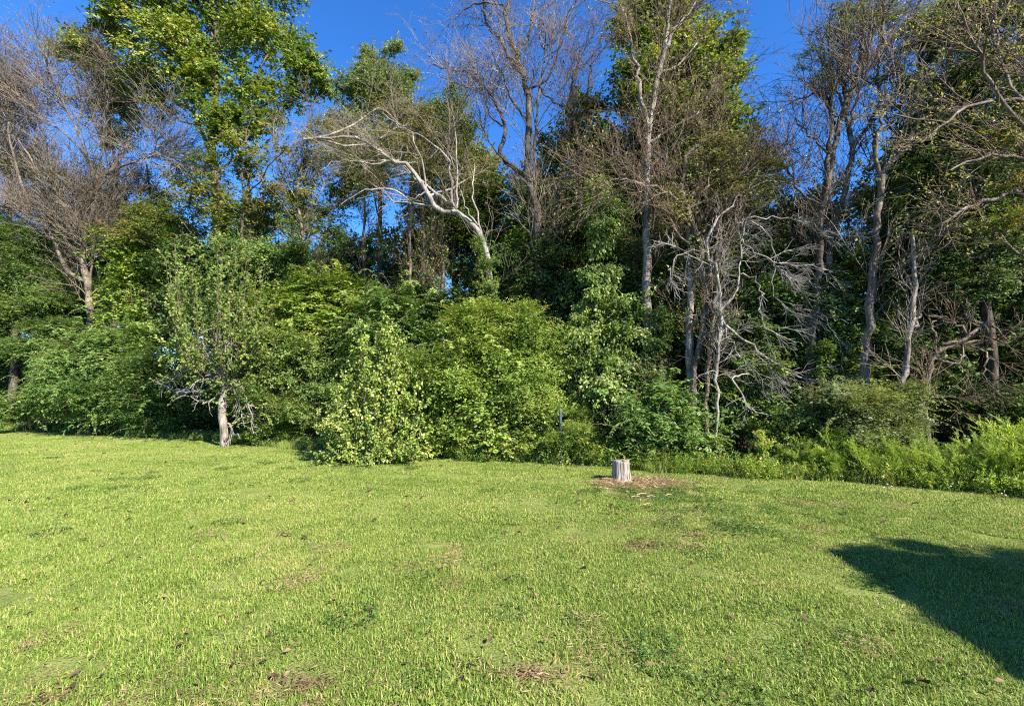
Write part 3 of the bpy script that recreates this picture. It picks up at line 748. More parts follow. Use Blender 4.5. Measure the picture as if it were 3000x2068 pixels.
# dead drooping white branches
tree('drooping_tree', 'leafless whitish branches drooping in long sweeps to the right over the bushes', 'tree', 17, 2100, .55,
     [(2098, 1190), (2100, 1080), (2106, 1000), (2110, 910), (2103, 823), (2088, 766), (2066, 731), (2080, 680), (2101, 640)], .032,
     [([(2110, 910), (2132, 981), (2167, 1042), (2193, 1095), (2205, 1140)], 0.0257), ([(2127, 954), (2189, 1003), (2237, 1046), (2307, 1090), (2395, 1112), (2482, 1125)], 0.0257),
      ([(2193, 1095), (2149, 1108), (2175, 1156), (2197, 1196), (2263, 1217)], 0.0147), ([(2110, 910), (2145, 875), (2167, 810), (2175, 700), (2190, 640), (2240, 600)], 0.0235),
      ([(2175, 700), (2210, 735), (2246, 757), (2307, 779), (2382, 783), (2440, 800)], 0.0176), ([(2167, 805), (2202, 810), (2228, 840), (2228, 919), (2246, 963), (2281, 981)], 0.0161),
      ([(2190, 640), (2263, 700), (2272, 788), (2325, 840), (2377, 842)], 0.0161), ([(2066, 731), (2000, 740), (1960, 790)], 0.0133), ([(2190, 640), (2290, 640), (2380, 660), (2440, 700)], 0.0147),
      ([(2272, 788), (2260, 850), (2300, 900), (2370, 960)], 0.0133), ([(2101, 640), (2180, 560), (2260, 530), (2340, 540)], 0.0184), ([(2246, 757), (2320, 820), (2380, 900)], 0.0110),
      ([(2110, 910), (2060, 920), (1990, 930)], 0.0133), ([(2400, 900), (2430, 960), (2480, 1020)], 0.0103)],
     bark='bark_white', twigm='twig_wh', lv=TW(120, 760, 2000, L=.8, up=-.2, bend=-.04, wig=.17, lean=(.4, 0, 0), ra=.009), limb_spread=.8)
# right group
tree('forked_tree', 'brown trunk right of the drooping branches, running up into a long dark diagonal limb', 'tree', 18, 2368, 1.6,
     [(2368, 1150), (2377, 1025), (2386, 919), (2395, 810), (2400, 740), (2404, 658), (2417, 570), (2440, 480), (2447, 430), (2469, 342), (2496, 263), (2518, 211), (2583, 136), (2658, 66), (2702, 0), (2760, -90)], .09,
     [([(2417, 570), (2425, 439), (2434, 373), (2434, 285), (2460, 200), (2470, 120)], .06), ([(2518, 205), (2524, 132), (2531, 0), (2540, -60)], .05),
      ([(2469, 270), (2500, 255), (2560, 235), (2640, 210)], .03), ([(2434, 300), (2400, 270), (2350, 290), (2300, 310)], .025), ([(2404, 600), (2340, 560), (2290, 470)], .03), ([(2425, 450), (2370, 390), (2330, 350)], .025), ([(2583, 136), (2590, 60), (2620, 0)], .03)],
     bark='bark_dark', twigm='twig_br', lv=TW(120, 800, 2200, L=1.5, up=.3, ra=.012), leafm='grey',
     lobes=[(2400, 180, 60, 60), (2470, 120, 80, 80), (2540, 60, 80, 60), (2420, 260, 50, 50), (2600, 60, 60, 50)],
     leaf=LF(cov=.5, den=5, len=.5, m=9, L=.08, W=.35, stems=1, tb=-.05, sp=dict(gap=.5, rough=.5, up=.4)), limb_spread=1.2)
tree('birch_tree', 'thin pale V-forked trunk just right of the dark diagonal limb', 'tree', 19, 2440, 2.2,
     [(2425, 1000), (2430, 850), (2440, 697), (2465, 614), (2482, 518), (2496, 439), (2487, 351), (2474, 241), (2480, 120), (2490, 20)], .085,
     [([(2496, 439), (2548, 364), (2575, 307), (2570, 197), (2590, 60)], .05), ([(2490, 400), (2510, 300), (2530, 200), (2530, 100)], .035)],
     bark='bark_pale', twigm='twig', lv=TW(70, 480, 1300, L=1.3, up=.4, ra=.01))
tree('pale_trunk_tree', 'tall pale trunk that bends right at the top, left of the dark evergreen', 'tree', 20, 2535, 1.3,
     [(2535, 1150), (2539, 1042), (2548, 919), (2555, 788), (2566, 697), (2575, 614), (2583, 526), (2601, 487), (2658, 434), (2662, 395), (2689, 351), (2680, 290), (2700, 200)], .1,
     [([(2583, 526), (2565, 450), (2580, 360), (2620, 280), (2640, 180)], .045), ([(2662, 430), (2720, 400), (2800, 330), (2900, 260), (3010, 180)], .04), ([(2566, 480), (2540, 500), (2560, 440), (2560, 350)], .035),
      ([(2689, 351), (2760, 300), (2789, 197), (2921, 180), (3020, 160)], .035), ([(2658, 440), (2740, 450), (2820, 470), (2860, 560)], .025), ([(2640, 300), (2700, 200), (2780, 120), (2870, 60)], .03)],
     bark='bark_tan', twigm='twig', lv=TW(80, 520, 1500, L=1.7, up=.1, lean=(.45, 0, .15), ra=.012), tipleaf=(.7, 4, .07, .5, 'grey'), limb_spread=1.0)
tree('slim_tree', 'short pale forked trunk standing by the dark opening on the right', 'tree', 21, 2632, .9,
     [(2636, 1139), (2649, 1095), (2658, 1016), (2671, 946), (2675, 845), (2680, 760), (2670, 680)], .06, [([(2668, 960), (2690, 930), (2700, 860)], .03), ([(2675, 845), (2650, 780), (2640, 700)], .025)],
     bark='bark_pale', twigm='twig', lv=TW(30, 200, 500, L=1.0, up=.2, ra=.008))
tree('evergreen_tree', 'big dark evergreen tree with orange brown tips at the right side', 'tree', 22, 2900, 2.6,
     [(2900, 1000), (2880, 800), (2860, 500), (2850, 250), (2850, 60)], .11, [([(2885, 800), (2930, 700), (2990, 600)], .05)], bark='bark_dark', leafm='dark',
     lobes=[(2850, 30, 120, 60), (2960, 60, 100, 90), (2760, 130, 90, 60), (2800, 250, 130, 80), (2920, 220, 110, 80), (2680, 330, 70, 60), (2750, 400, 110, 80), (2890, 400, 130, 100), (3000, 330, 90, 100),
            (2640, 480, 70, 60), (2720, 560, 110, 80), (2850, 560, 130, 90), (2970, 620, 90, 70), (2650, 640, 90, 60), (2760, 700, 130, 90), (2900, 740, 120, 60), (2700, 800, 100, 80), (2820, 840, 130, 60), (3040, 500, 100, 120)],
     leaf=LF(den=14, len=.6, m=14, L=.075, W=.6, stems=.3, tb=-.02, sp=dict(gap=.25, rough=.45)))
tree('leafy_tree', 'half-green tree with thin grey green foliage between the forked trunk and the evergreen', 'tree', 26, 2620, 2.4,
     [(2620, 1000), (2625, 800), (2640, 600), (2670, 400), (2700, 200), (2720, 60)], .09, [([(2640, 600), (2700, 500), (2760, 420)], .035), ([(2660, 450), (2600, 350), (2590, 260)], .03)], bark='bark_tan', twigm='twig', leafm='grey',
     lv=TW(60, 400, 1000, L=1.3, up=.3), lobes=[(2700, 130, 80, 70), (2640, 250, 70, 60), (2760, 300, 80, 60), (2700, 420, 80, 50), (2560, 600, 70, 50), (2660, 620, 80, 50), (2500, 720, 80, 50), (2600, 760, 80, 50), (2760, 60, 80, 60)],
     leaf=LF(cov=.9, len=.55, m=12, L=.075, W=.5, stems=.8, sp=dict(gap=.4, rough=.5)))
tree('leafy_tree', 'yellow green sunlit crown high in the upper right corner', 'tree', 23, 3050, 3.6,
     [(3040, 900), (3020, 500), (2960, 200), (2900, 60), (2880, -60)], .12, [], bark='bark_tan', leafm='bright',
     lobes=[(2850, 20, 80, 50), (2780, 50, 60, 40), (2930, -20, 90, 50), (2860, 90, 60, 30)],
     leaf=LF(den=12, len=.6, m=12, L=.10, W=.6, stems=.4, sp=dict(gap=.35, rough=.5)))
tree('bare_tree', 'brown twiggy bare tree sweeping in from beyond the right edge of the picture', 'tree', 24, 3130, 1.3,
     [(3130, 1000), (3120, 800), (3100, 600), (3050, 400), (3060, 200), (3020, 0)], .11,
     [([(3110, 650), (3000, 572), (2921, 583), (2825, 614), (2763, 658), (2750, 690)], .05), ([(3060, 420), (2960, 330), (2880, 200), (2820, 40)], .05), ([(3080, 500), (2980, 460), (2880, 460), (2780, 500)], .04),
      ([(3050, 350), (2960, 250), (2920, 120), (2960, 0)], .04), ([(3100, 600), (3010, 640), (2930, 640), (2850, 700)], .035), ([(3060, 300), (2900, 300), (2780, 350), (2700, 420)], .035)],
     bark='bark_tan', twigm='twig_br', lv=TW(80, 480, 1300, L=1.5, up=.1, lean=(-.3, 0, .1), ra=.012), leafm='rust', lobes=[(2980, 520, 80, 60), (2960, 420, 70, 50), (2900, 660, 90, 40)],
     leaf=LF(cov=.6, den=9, len=.45, m=10, L=.06, W=.6, stems=.8, tb=.05, sp=dict(gap=.4, rough=.5)), tipleaf=(.6, 4, .06, .5, 'olive'), limb_spread=.8)
tree('dead_tree', 'broken dead tree with a gnarled pale limb lying across the dark opening at right', 'tree', 25, 2705, 1.3,
     [(2705, 1180), (2719, 1125), (2724, 1073), (2754, 1033), (2811, 1003), (2833, 989), (2877, 950), (2921, 959), (2956, 998)], .07,
     [([(2825, 1003), (2811, 959), (2768, 932), (2719, 924)], .026), ([(2754, 1008), (2728, 959), (2745, 940)], .024), ([(2822, 1000), (2820, 1046), (2798, 1064), (2735, 1050)], .022),
      ([(2754, 1006), (2811, 1003), (2900, 1002), (2955, 1004)], .04), ([(2860, 1004), (2890, 1050), (2877, 1110)], .02), ([(2719, 1130), (2750, 1160), (2820, 1163), (2830, 1166)], .02)],
     bark='bark_tan', twigm='twig_br', lv=TW(45, 250, 500, L=.8, up=.0, ra=.009), limb_spread=.3, trunk_r1=.015)

# trunks seen inside the wood
for k, (px, r0, bk, bend, lab) in enumerate([
    (1198, .06, 'bark_tan', 8, 'leftmost tan trunk inside the wood above the middle thicket'), (1243, .07, 'bark_dark', -6, 'dark slim trunk inside the wood, next to the leftmost tan one'),
    (1268, .085, 'bark_dark', -10, 'thicker dark trunk inside the wood left of the peeling one'), (1288, .10, 'bark_tan', 20, 'orange tan peeling trunk inside the wood above the thicket'),
    (1062, .05, 'bark_dark', 14, 'dark leaning pole-like trunk behind the sumac bushes'), (735, .08, 'bark_dark', -14, 'dark straight trunk beside the pear tree top'), (1618, .05, 'bark_tan', 30, 'thin tan trunk in the dark gap right of the big bush'),
    (1655, .045, 'bark_tan', -20, 'second thin trunk in the dark gap right of the big bush'), (1925, .08, 'bark_dark', 6, 'dark trunk in shade just behind the straight pale trunk'), (2270, .07, 'bark_tan', 24, 'tan trunk half hidden behind the drooping branches'),
    (2020, .11, 'bark_pale', 10, 'stout pale lower trunk among the slanting ones')]):
    r = np.random.default_rng(300 + k)
    hi = 380 if px < 1350 else 560
    tree('slim_tree', lab, 'tree', 300 + k, px, 2.4 + .25 * (k % 4) if k < 10 else 1.2, [(px + bend * .1, 950), (px + bend * .4, 820), (px + bend * .2, 700), (px + bend, hi)], r0, [], bark=bk, twigm='twig_br',
         lv=TW(26, 150, 420, L=1.3, up=.3, ra=.01), tipleaf=(.8, 3, .07, .55, 'mid'))

# left dark cedar
tree('cedar_tree', 'dense dark green cedar hanging over the shade at the left edge', 'tree', 30, 40, .6,
     [(40, 1100), (45, 900), (50, 750), (60, 640)], .16, [], bark='bark_dark', leafm='mid',
     lobes=[(20, 700, 120, 70), (-60, 780, 130, 90), (90, 790, 90, 70), (-120, 650, 110, 80), (150, 880, 90, 45), (60, 900, 110, 50), (-60, 940, 120, 60), (170, 960, 80, 35), (110, 1010, 90, 35), (10, 1020, 110, 40)],
     leaf=LF(den=22, len=.55, m=16, L=.07, W=.35, stems=.2, tb=-.1, sp=dict(gap=.2, rough=.3, bend=-.03)))

# ------------------------------------------------------------------ vine columns and shrubs
def bush(name, label, seed, px, back, lobes, leafm, leaf, canes=14, bark='twig_br', group=None, Y=None, cat='bush', caner=.012, extra=None):
    rng = np.random.default_rng(seed)
    Y = DY(px, back) if Y is None else Y
    bx = P(px, 1000, Y)[0]; z0 = float(gh(bx, Y)) - .02
    root = thing(name, label, cat, (bx, Y, z0), group); org = np.array((bx, Y, z0))
    wl = []
    for lb in lobes:
        dy = lb[4] if len(lb) > 4 else 0; c = P(lb[0], lb[1], Y + dy); s = (Y + dy) / F
        wl.append((c, (lb[2] * s, (lb[2] + lb[3]) * .5 * s * .9, lb[3] * s)))
    pp = []
    for j in range(canes):
        c, r = wl[j % len(wl)]
        e = c + nrm(rng.normal(size=3)) * np.array(r) * .8; e[2] = max(e[2], z0 + .3)
        s = np.array((bx + (e[0] - bx) * .25 + rng.normal(0, .12), Y + (e[1] - Y) * .3 + rng.normal(0, .12), z0 - .05))
        pp.append(path([s, s * .45 + e * .55 + np.array((0, 0, .12 * (e[2] - z0))), e], 8, rng, .02))
    b = (np.stack(pp), np.repeat(np.linspace(caner, .004, 8)[None], canes, 0))
    V, Q = tubes([(b[0], b[1], 5)], org); add_part('canes', V, Q, M[bark], root, smooth=True)
    place_clumps(rng, root, org, wl, leafm, bark, leaf, z0)
    if extra:
        n, Lc, Lf, Wf = extra; arr = []
        for j in range(n):
            c, r = wl[int(rng.integers(len(wl)))]
            d = nrm(rng.normal(size=3) * np.array((1, .8, .5)) + np.array((0, -.3, .75)))
            s = c + d * r * .55; L1 = Lc * rng.uniform(.6, 1.2); h = np.array((d[0], d[1], 0))
            arr.append(path([s, s + d * L1 * .55, s + d * L1 * .8 + h * L1 * .25 - np.array((0, 0, .05)), s + d * L1 * .85 + h * L1 * .55 - np.array((0, 0, .28 * L1))], 8, rng, .008))
        arr = np.stack(arr); arr = arr[arr[:, :, 2].min(1) > z0 + .04]
        V, Q = tubes([(arr, np.repeat(np.linspace(.006, .002, 8)[None], len(arr), 0), 4)], org); add_part('arching_canes', V, Q, M[bark], root, kind='stuff')
        V, Q, t = leaves_on(rng, arr, int(52 * Lc), Lf, Wf, out=65, flat=.9, tint0=rng.normal(.6, .12, len(arr)), tsd=.1, jit=.004, droop=.1)
        add_part('leaves', V - org, Q, M[leafm], root, t)
    return root

SM = lambda den=34, tb=0., L=.06, W=.55, ln=.42, m=11, **k: dict(den=den, len=ln, m=m, L=L, W=W, tb=tb, **k)
SPD = dict(gap=.34, rough=.4)
# ferny arching shrubs at left
FE = lambda den=16, tb=0.: dict(den=den, len=.85, m=24, L=.085, W=.32, tb=tb, out=62, flat=.8, stems=.6, tsd=.08, jit=.006, sp=dict(gap=.2, rough=.4, bend=-.12, up=.25, K=5, wig=.08))
bush('arching_shrub', 'ferny arching shrub at the far left, spilling onto the lawn', 41, 130, -.1, [(130, 1170, 80, 45), (60, 1200, 70, 35), (200, 1110, 80, 60), (150, 1070, 60, 40)], 'fern', FE(tb=.08), extra=(26, 1.2, .085, .32))
bush('arching_shrub', 'taller arching shrub with feathery fronds left of the pear tree', 42, 290, .1, [(300, 1080, 110, 80), (260, 1170, 120, 70), (360, 1180, 110, 70), (220, 1030, 80, 50), (390, 1060, 90, 60), (340, 980, 90, 40)], 'fern', FE(16), extra=(48, 1.3, .085, .32))
bush('arching_shrub', 'dark arching shrub low behind the pear trunk on its left', 43, 480, .5, [(470, 1200, 110, 70), (540, 1230, 90, 60), (430, 1120, 100, 70)], 'fern', FE(14, -.15), extra=(22, 1.1, .085, .32))
bush('cedar_bush', 'dark green bush in the shade at the left edge of the wood', 44, 20, 1.6, [(0, 1120, 130, 80), (-90, 1080, 120, 110), (100, 1060, 90, 60)], 'dark', SM(26, L=.07, sp=SPD))
# behind the pear: vine-hung saplings with yellow patches
bush('vine_thicket', 'tall vine-hung thicket with yellow leaves behind the pear tree on its left', 45, 420, 1.4, [(380, 780, 90, 60), (330, 850, 70, 50), (450, 830, 100, 70), (420, 740, 110, 45), (360, 930, 90, 50)], 'yellow', SM(24, .02, L=.085, W=.75, ln=.5, stems=.5, sp=dict(gap=.35, rough=.4)))
bush('sumac_bush', 'sumac bush with light green compound leaves and dark red seed heads', 46, 930, 1.4,
     [(920, 850, 110, 45), (1000, 830, 80, 40), (860, 900, 100, 60), (960, 920, 120, 70), (820, 960, 90, 60), (1060, 900, 80, 60), (900, 1000, 130, 70)], 'bright',
     dict(den=15, len=.55, m=16, L=.11, W=.36, out=68, flat=.85, tb=.0, tsd=.08, stems=.5, sp=dict(gap=.25, rough=.4, bend=-.14, up=.3, K=5, wig=.06)), extra=(40, .8, .1, .36))
bush('mixed_bush', 'mid green tangled bush between the pear tree and the pale shrub', 47, 850, .5,
     [(800, 1100, 110, 90), (900, 1080, 100, 90), (760, 1200, 90, 70), (860, 1200, 110, 60), (950, 1160, 90, 70), (840, 1010, 90, 60), (930, 1250, 60, 40)], 'mid', SM(36, .06, sp=SPD), extra=(34, .9, .07, .4))
bush('yellowing_bush', 'small bush with yellow leaves low at the right of the pear trunk', 48, 800, .25, [(790, 1265, 60, 30), (850, 1275, 60, 24), (730, 1285, 50, 18)], 'yellow', SM(40, -.05, L=.05, sp=SPD), canes=8)
bush('privet_bush', 'dark green bush rising behind the pale shrub and the big round bush', 49, 1130, 1.5,
     [(1120, 950, 110, 80), (1180, 1000, 110, 90), (1060, 1020, 90, 80), (1230, 900, 80, 50), (1150, 880, 80, 40), (1130, 1150, 110, 90)], 'fern', FE(17, -.1), extra=(50, 1.1, .075, .36))
# the big round bush
bush('round_bush', 'big rounded bright bush at the centre of the lawn edge', 50, 1430, .55,
     [(1400, 1000, 150, 90), (1500, 1060, 150, 110), (1330, 1080, 130, 110), (1430, 1170, 190, 120), (1300, 1200, 110, 90), (1570, 1160, 110, 110), (1480, 940, 120, 50), (1380, 930, 100, 45), (1600, 1080, 70, 60)], 'bright',
     SM(40, -.02, L=.052, W=.5, m=11, stems=.4, tsd=.12, cov=2.3, sub=4, sp=dict(gap=.34, rough=.4, up=.3)), canes=30, extra=(60, .9, .06, .5))
bush('round_bush', 'low leafy skirt bush at the foot of the big rounded bush', 51, 1430, .05,
     [(1340, 1290, 90, 50, .2), (1450, 1280, 90, 60), (1540, 1290, 80, 50), (1280, 1270, 60, 60, .3), (1610, 1280, 60, 40), (1400, 1240, 80, 50, .3)], 'bright', SM(44, .08, L=.07, W=.6, sp=SPD), canes=24)
# vine column
bush('vine_column', 'column of climbing vines on a trunk left of the straight pale trunk', 52, 1760, 1.1,
     [(1760, 830, 60, 70), (1740, 900, 70, 60), (1770, 990, 100, 90), (1740, 1090, 100, 90), (1820, 1080, 90, 90), (1830, 960, 80, 60), (1770, 1190, 110, 80), (1770, 700, 45, 80), (1850, 900, 70, 60), (1790, 620, 45, 60), (1750, 560, 35, 50)], 'mid',
     SM(30, .14, L=.07, W=.7, ln=.45, droop=.5, sp=dict(gap=.3, rough=.5, bend=-.15, up=-.2)), canes=18)
bush('vine_column', 'ivy climbing the leaning trunk above the big round bush', 53, 1440, 1.0, [(1425, 780, 30, 40), (1440, 850, 35, 50), (1450, 910, 45, 40), (1400, 720, 20, 30)], 'mid', SM(40, .1, L=.08, W=.75, sp=dict(gap=.2, rough=.4)), canes=8)
bush('vine_column', 'ivy wrapping the pale straight trunk near its foot', 54, 1905, 1.25, [(1915, 1010, 35, 60), (1930, 930, 50, 40), (1900, 1120, 50, 60)], 'mid', SM(40, .05, L=.08, W=.75, sp=dict(gap=.2, rough=.4)), canes=6)
bush('vine_column', 'vine-draped trunk in the dark gap right of the big bush', 55, 1590, 2.0, [(1560, 840, 50, 60), (1590, 760, 50, 60), (1570, 920, 50, 60), (1650, 880, 50, 80), (1640, 1000, 60, 80)], 'dark', SM(24, .0, L=.07, W=.7, sp=dict(gap=.4, rough=.5)), canes=8)
# right-centre
bush('weedy_bush', 'light green weedy bush left of the stump at the lawn edge', 56, 1690, .1, [(1670, 1290, 60, 40), (1730, 1300, 70, 45), (1800, 1320, 70, 40), (1700, 1240, 50, 40, .4)], 'yellow', SM(36, -.12, L=.05, W=.45, sp=SPD), canes=14, extra=(14, .6, .05, .45))
bush('privet_bush', 'mid green feathery bush behind the stump to its right', 57, 1930, .35, [(1900, 1200, 90, 70), (1990, 1230, 90, 70), (1950, 1150, 80, 50), (2040, 1280, 70, 60), (1880, 1280, 70, 50), (1960, 1310, 90, 40)], 'fern', FE(22, .0), canes=18, extra=(36, .9, .075, .36))
bush('weedy_bush', 'yellowish low bush on the lawn edge right behind the stump', 58, 1900, .0, [(1880, 1340, 60, 30), (1960, 1350, 70, 30), (2040, 1350, 60, 35), (2110, 1370, 60, 30)], 'yellow', SM(38, -.14, L=.05, W=.45, sp=SPD), canes=14)
bush('holly_bush', 'dark leafy bush under the drooping white branches', 59, 2180, 1.7, [(2150, 1150, 90, 80), (2230, 1050, 100, 80), (2190, 960, 90, 60), (2290, 1150, 90, 70), (2130, 1240, 80, 70), (2250, 1230, 80, 50), (2330, 980, 90, 70), (2250, 860, 100, 60)], 'mid', SM(26, -.1, L=.075, W=.6, ln=.5, sp=dict(gap=.3, rough=.4)), canes=18)
bush('holly_bush', 'glossy dark green bush between the two pale trunks at right', 60, 2480, 1.9, [(2460, 1000, 90, 80), (2560, 1020, 80, 80), (2440, 880, 90, 70), (2600, 920, 80, 60), (2500, 1100, 110, 60), (2620, 1040, 60, 70), (2520, 800, 90, 60), (2400, 1060, 60, 60)], 'mid', SM(26, -.06, L=.08, W=.65, ln=.5, sp=dict(gap=.28, rough=.4)), canes=18)
bush('layered_shrub', 'grey green shrub with flat layered sprays by the dark opening', 61, 2560, .8, [(2540, 1180, 130, 60), (2640, 1200, 80, 60), (2480, 1240, 100, 60), (2600, 1270, 110, 50), (2420, 1170, 80, 50), (2680, 1250, 50, 40)], 'grey', dict(den=30, len=.6, m=16, L=.055, W=.4, out=60, flat=.85, stems=.5, tb=.05, sp=dict(gap=.2, rough=.35, bend=-.05, K=4)), canes=20, extra=(30, .7, .055, .4))
bush('shaded_bush', 'small dark bush under the twigs left of the layered shrub', 62, 2350, .7, [(2330, 1230, 80, 50), (2400, 1260, 80, 50), (2280, 1280, 70, 50)], 'mid', SM(30, -.05, sp=SPD), canes=12)
bush('leafy_sprout', 'bright large-leaved sprout standing out among the weeds', 63, 2235, .05, [(2235, 1320, 22, 40), (2228, 1280, 14, 24)], 'bright', SM(50, .25, L=.11, W=.6, ln=.25, m=6, sp=dict(rough=.2)), canes=4)
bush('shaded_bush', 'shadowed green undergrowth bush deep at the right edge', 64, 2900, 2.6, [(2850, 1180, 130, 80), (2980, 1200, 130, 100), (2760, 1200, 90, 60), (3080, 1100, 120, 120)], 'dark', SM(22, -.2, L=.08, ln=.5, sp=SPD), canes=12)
# dense back-row bushes that close the wood
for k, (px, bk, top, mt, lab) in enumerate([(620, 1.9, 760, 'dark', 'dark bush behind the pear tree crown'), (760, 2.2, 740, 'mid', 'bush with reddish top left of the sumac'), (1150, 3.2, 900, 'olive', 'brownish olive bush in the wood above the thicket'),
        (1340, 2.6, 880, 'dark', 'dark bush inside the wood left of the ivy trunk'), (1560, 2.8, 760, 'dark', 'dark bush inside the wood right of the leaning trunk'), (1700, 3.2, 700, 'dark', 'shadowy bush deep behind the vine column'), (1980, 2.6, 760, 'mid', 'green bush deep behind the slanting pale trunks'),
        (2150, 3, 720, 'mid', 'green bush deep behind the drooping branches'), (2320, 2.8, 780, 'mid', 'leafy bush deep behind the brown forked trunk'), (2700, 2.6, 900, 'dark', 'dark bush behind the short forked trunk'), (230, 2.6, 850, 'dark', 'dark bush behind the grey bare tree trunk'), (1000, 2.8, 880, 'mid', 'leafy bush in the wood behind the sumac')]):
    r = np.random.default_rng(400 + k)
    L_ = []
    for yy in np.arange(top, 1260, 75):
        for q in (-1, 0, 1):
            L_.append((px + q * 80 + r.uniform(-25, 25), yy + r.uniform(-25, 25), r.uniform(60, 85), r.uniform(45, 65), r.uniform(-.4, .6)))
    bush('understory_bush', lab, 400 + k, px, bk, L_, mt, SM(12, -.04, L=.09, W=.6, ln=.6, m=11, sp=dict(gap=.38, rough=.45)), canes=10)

# ------------------------------------------------------------------ pear tree with a cut pale trunk
def pear():
    rng = np.random.default_rng(70)
    g = Gp(655, 1308); Y = g[1]; bx = g[0]; z0 = float(gh(bx, Y)); org = np.array((bx, Y, z0))
    root = thing('pear_tree', 'old pear tree with pale bare lower trunk and upright sprouts, standing on the lawn', 'tree', org)
    tp = path([np.array((bx, Y, z0 - .1))] + pix([(658, 1300), (655, 1250), (650, 1190), (656, 1150), (652, 1080), (640, 980), (645, 850), (650, 740)], Y), 26, rng, .008)
    K = len(tp); t = np.linspace(0, 1, K)
    rad = np.interp(t, [0, .06, .15, .25, .33, .5, 1], [.145, .12, .108, .098, .06, .04, .015]) * (1 + rng.normal(0, .05, K))
    V, Q = tubes([(tp[None], rad[None], 12)], org); V += rng.normal(0, .006, V.shape)
    add_part('trunk', V, Q, M['bark_pale'], root, smooth=True)
    par = []
    dl = [[(652, 1130), (638, 1080), (632, 1000), (626, 960)], [(654, 1110), (660, 1040), (650, 960)], [(655, 1140), (690, 1100), (700, 1050), (690, 1010), (660, 995)], [(655, 1150), (700, 1130), (730, 1190), (742, 1270)],
          [(655, 1140), (685, 1140), (706, 1200), (716, 1252)], [(650, 1120), (600, 1110), (560, 1130), (540, 1160)], [(650, 1130), (610, 1090), (580, 1080), (530, 1085), (515, 1078), (530, 1070)], [(560, 1080), (520, 1100), (470, 1112)],
          [(645, 1100), (600, 1050), (560, 1000), (545, 960)], [(640, 1080), (600, 1030), (590, 980), (600, 930)], [(650, 1120), (580, 1150), (500, 1140), (470, 1130)], [(652, 1150), (600, 1180), (545, 1160)],
          [(655, 1100), (700, 1060), (720, 1000), (730, 960)], [(648, 1130), (640, 1090), (600, 1100)], [(668, 1240), (690, 1270), (705, 1285)], [(652, 1130), (670, 1080), (668, 1000)]]
    for d in dl:
        pp = path(pix(d, Y, rng, .7), 10, rng, .02); b = woody(pp, .03, .01); par.append(b)
        V, Q = tubes([(b[0], b[1], 6)], org); add_part('limb', V, Q, M['bark_white'], root, smooth=True)
    g2 = grow(rng, par, 260, .55, up=-.05, wig=.3, r=(.009, .003), tr=(.2, 1))
    V, Q = tubes([(g2[0], g2[1], 4)], org); add_part('dead_twigs', V, Q, M['twig_wh'], root)
    # upright sprouts
    sh = []
    for i in range(46):
        a = rng.uniform(-1, 1); px0 = 640 + a * 120; pt = px0 + a * 40 + rng.uniform(-30, 30)
        d0 = rng.uniform(-.9, .9)
        s = P(655 + a * 40, rng.uniform(1080, 1150), Y + d0 * .3); e = P(pt, rng.uniform(690, 900), Y + d0)
        m_ = P(px0, 1020, Y + d0)
        sh.append(path([s, m_, e], 8, rng, .02))
    b = (np.stack(sh), np.repeat(np.linspace(.011, .004, 8)[None], len(sh), 0))
    V, Q = tubes([(b[0], b[1], 5)], org); add_part('sprouts', V, Q, M['twig_br'], root)
    g3 = grow(rng, [b], 620, .5, ang=(20, 55), up=.4, wig=.12, K=4, r=(.006, .003), tr=(.05, 1))
    s3 = np.concatenate([g3[0], resample(b[0], 4)])
    c = [(560, 1120, 95, 45), (640, 1120, 60, 50), (600, 1060, 110, 60), (700, 1130, 60, 60), (540, 1010, 90, 70), (640, 960, 120, 90), (690, 840, 70, 110), (560, 860, 100, 90), (620, 740, 80, 70), (740, 1020, 50, 70), (470, 960, 60, 80)]
    wl = [(P(x, y, Y), (rx * .88 * Y / F, .9, ry * 1.05 * Y / F)) for x, y, rx, ry in c]
    sp = lobe_sprays(rng, wl, 25, .45, gap=.3, up=.5, hollow=.2)
    V, Q = tubes([(g3[0], g3[1], 3), (sp, np.full(sp.shape[:2], .003), 3)], org); add_part('twigs', V, Q, M['twig_br'], root)
    sp = np.concatenate([s3, sp])
    V, Q, t = leaves_on(rng, sp, 14, .075, .66, flat=.35, tint0=.36 + .2 * wob(sp[:, 0], 2) + rng.normal(0, .08, len(sp)), tsd=.15, jit=.02)
    add_part('foliage', V - org, Q, M['gum'], root, t)
pear()

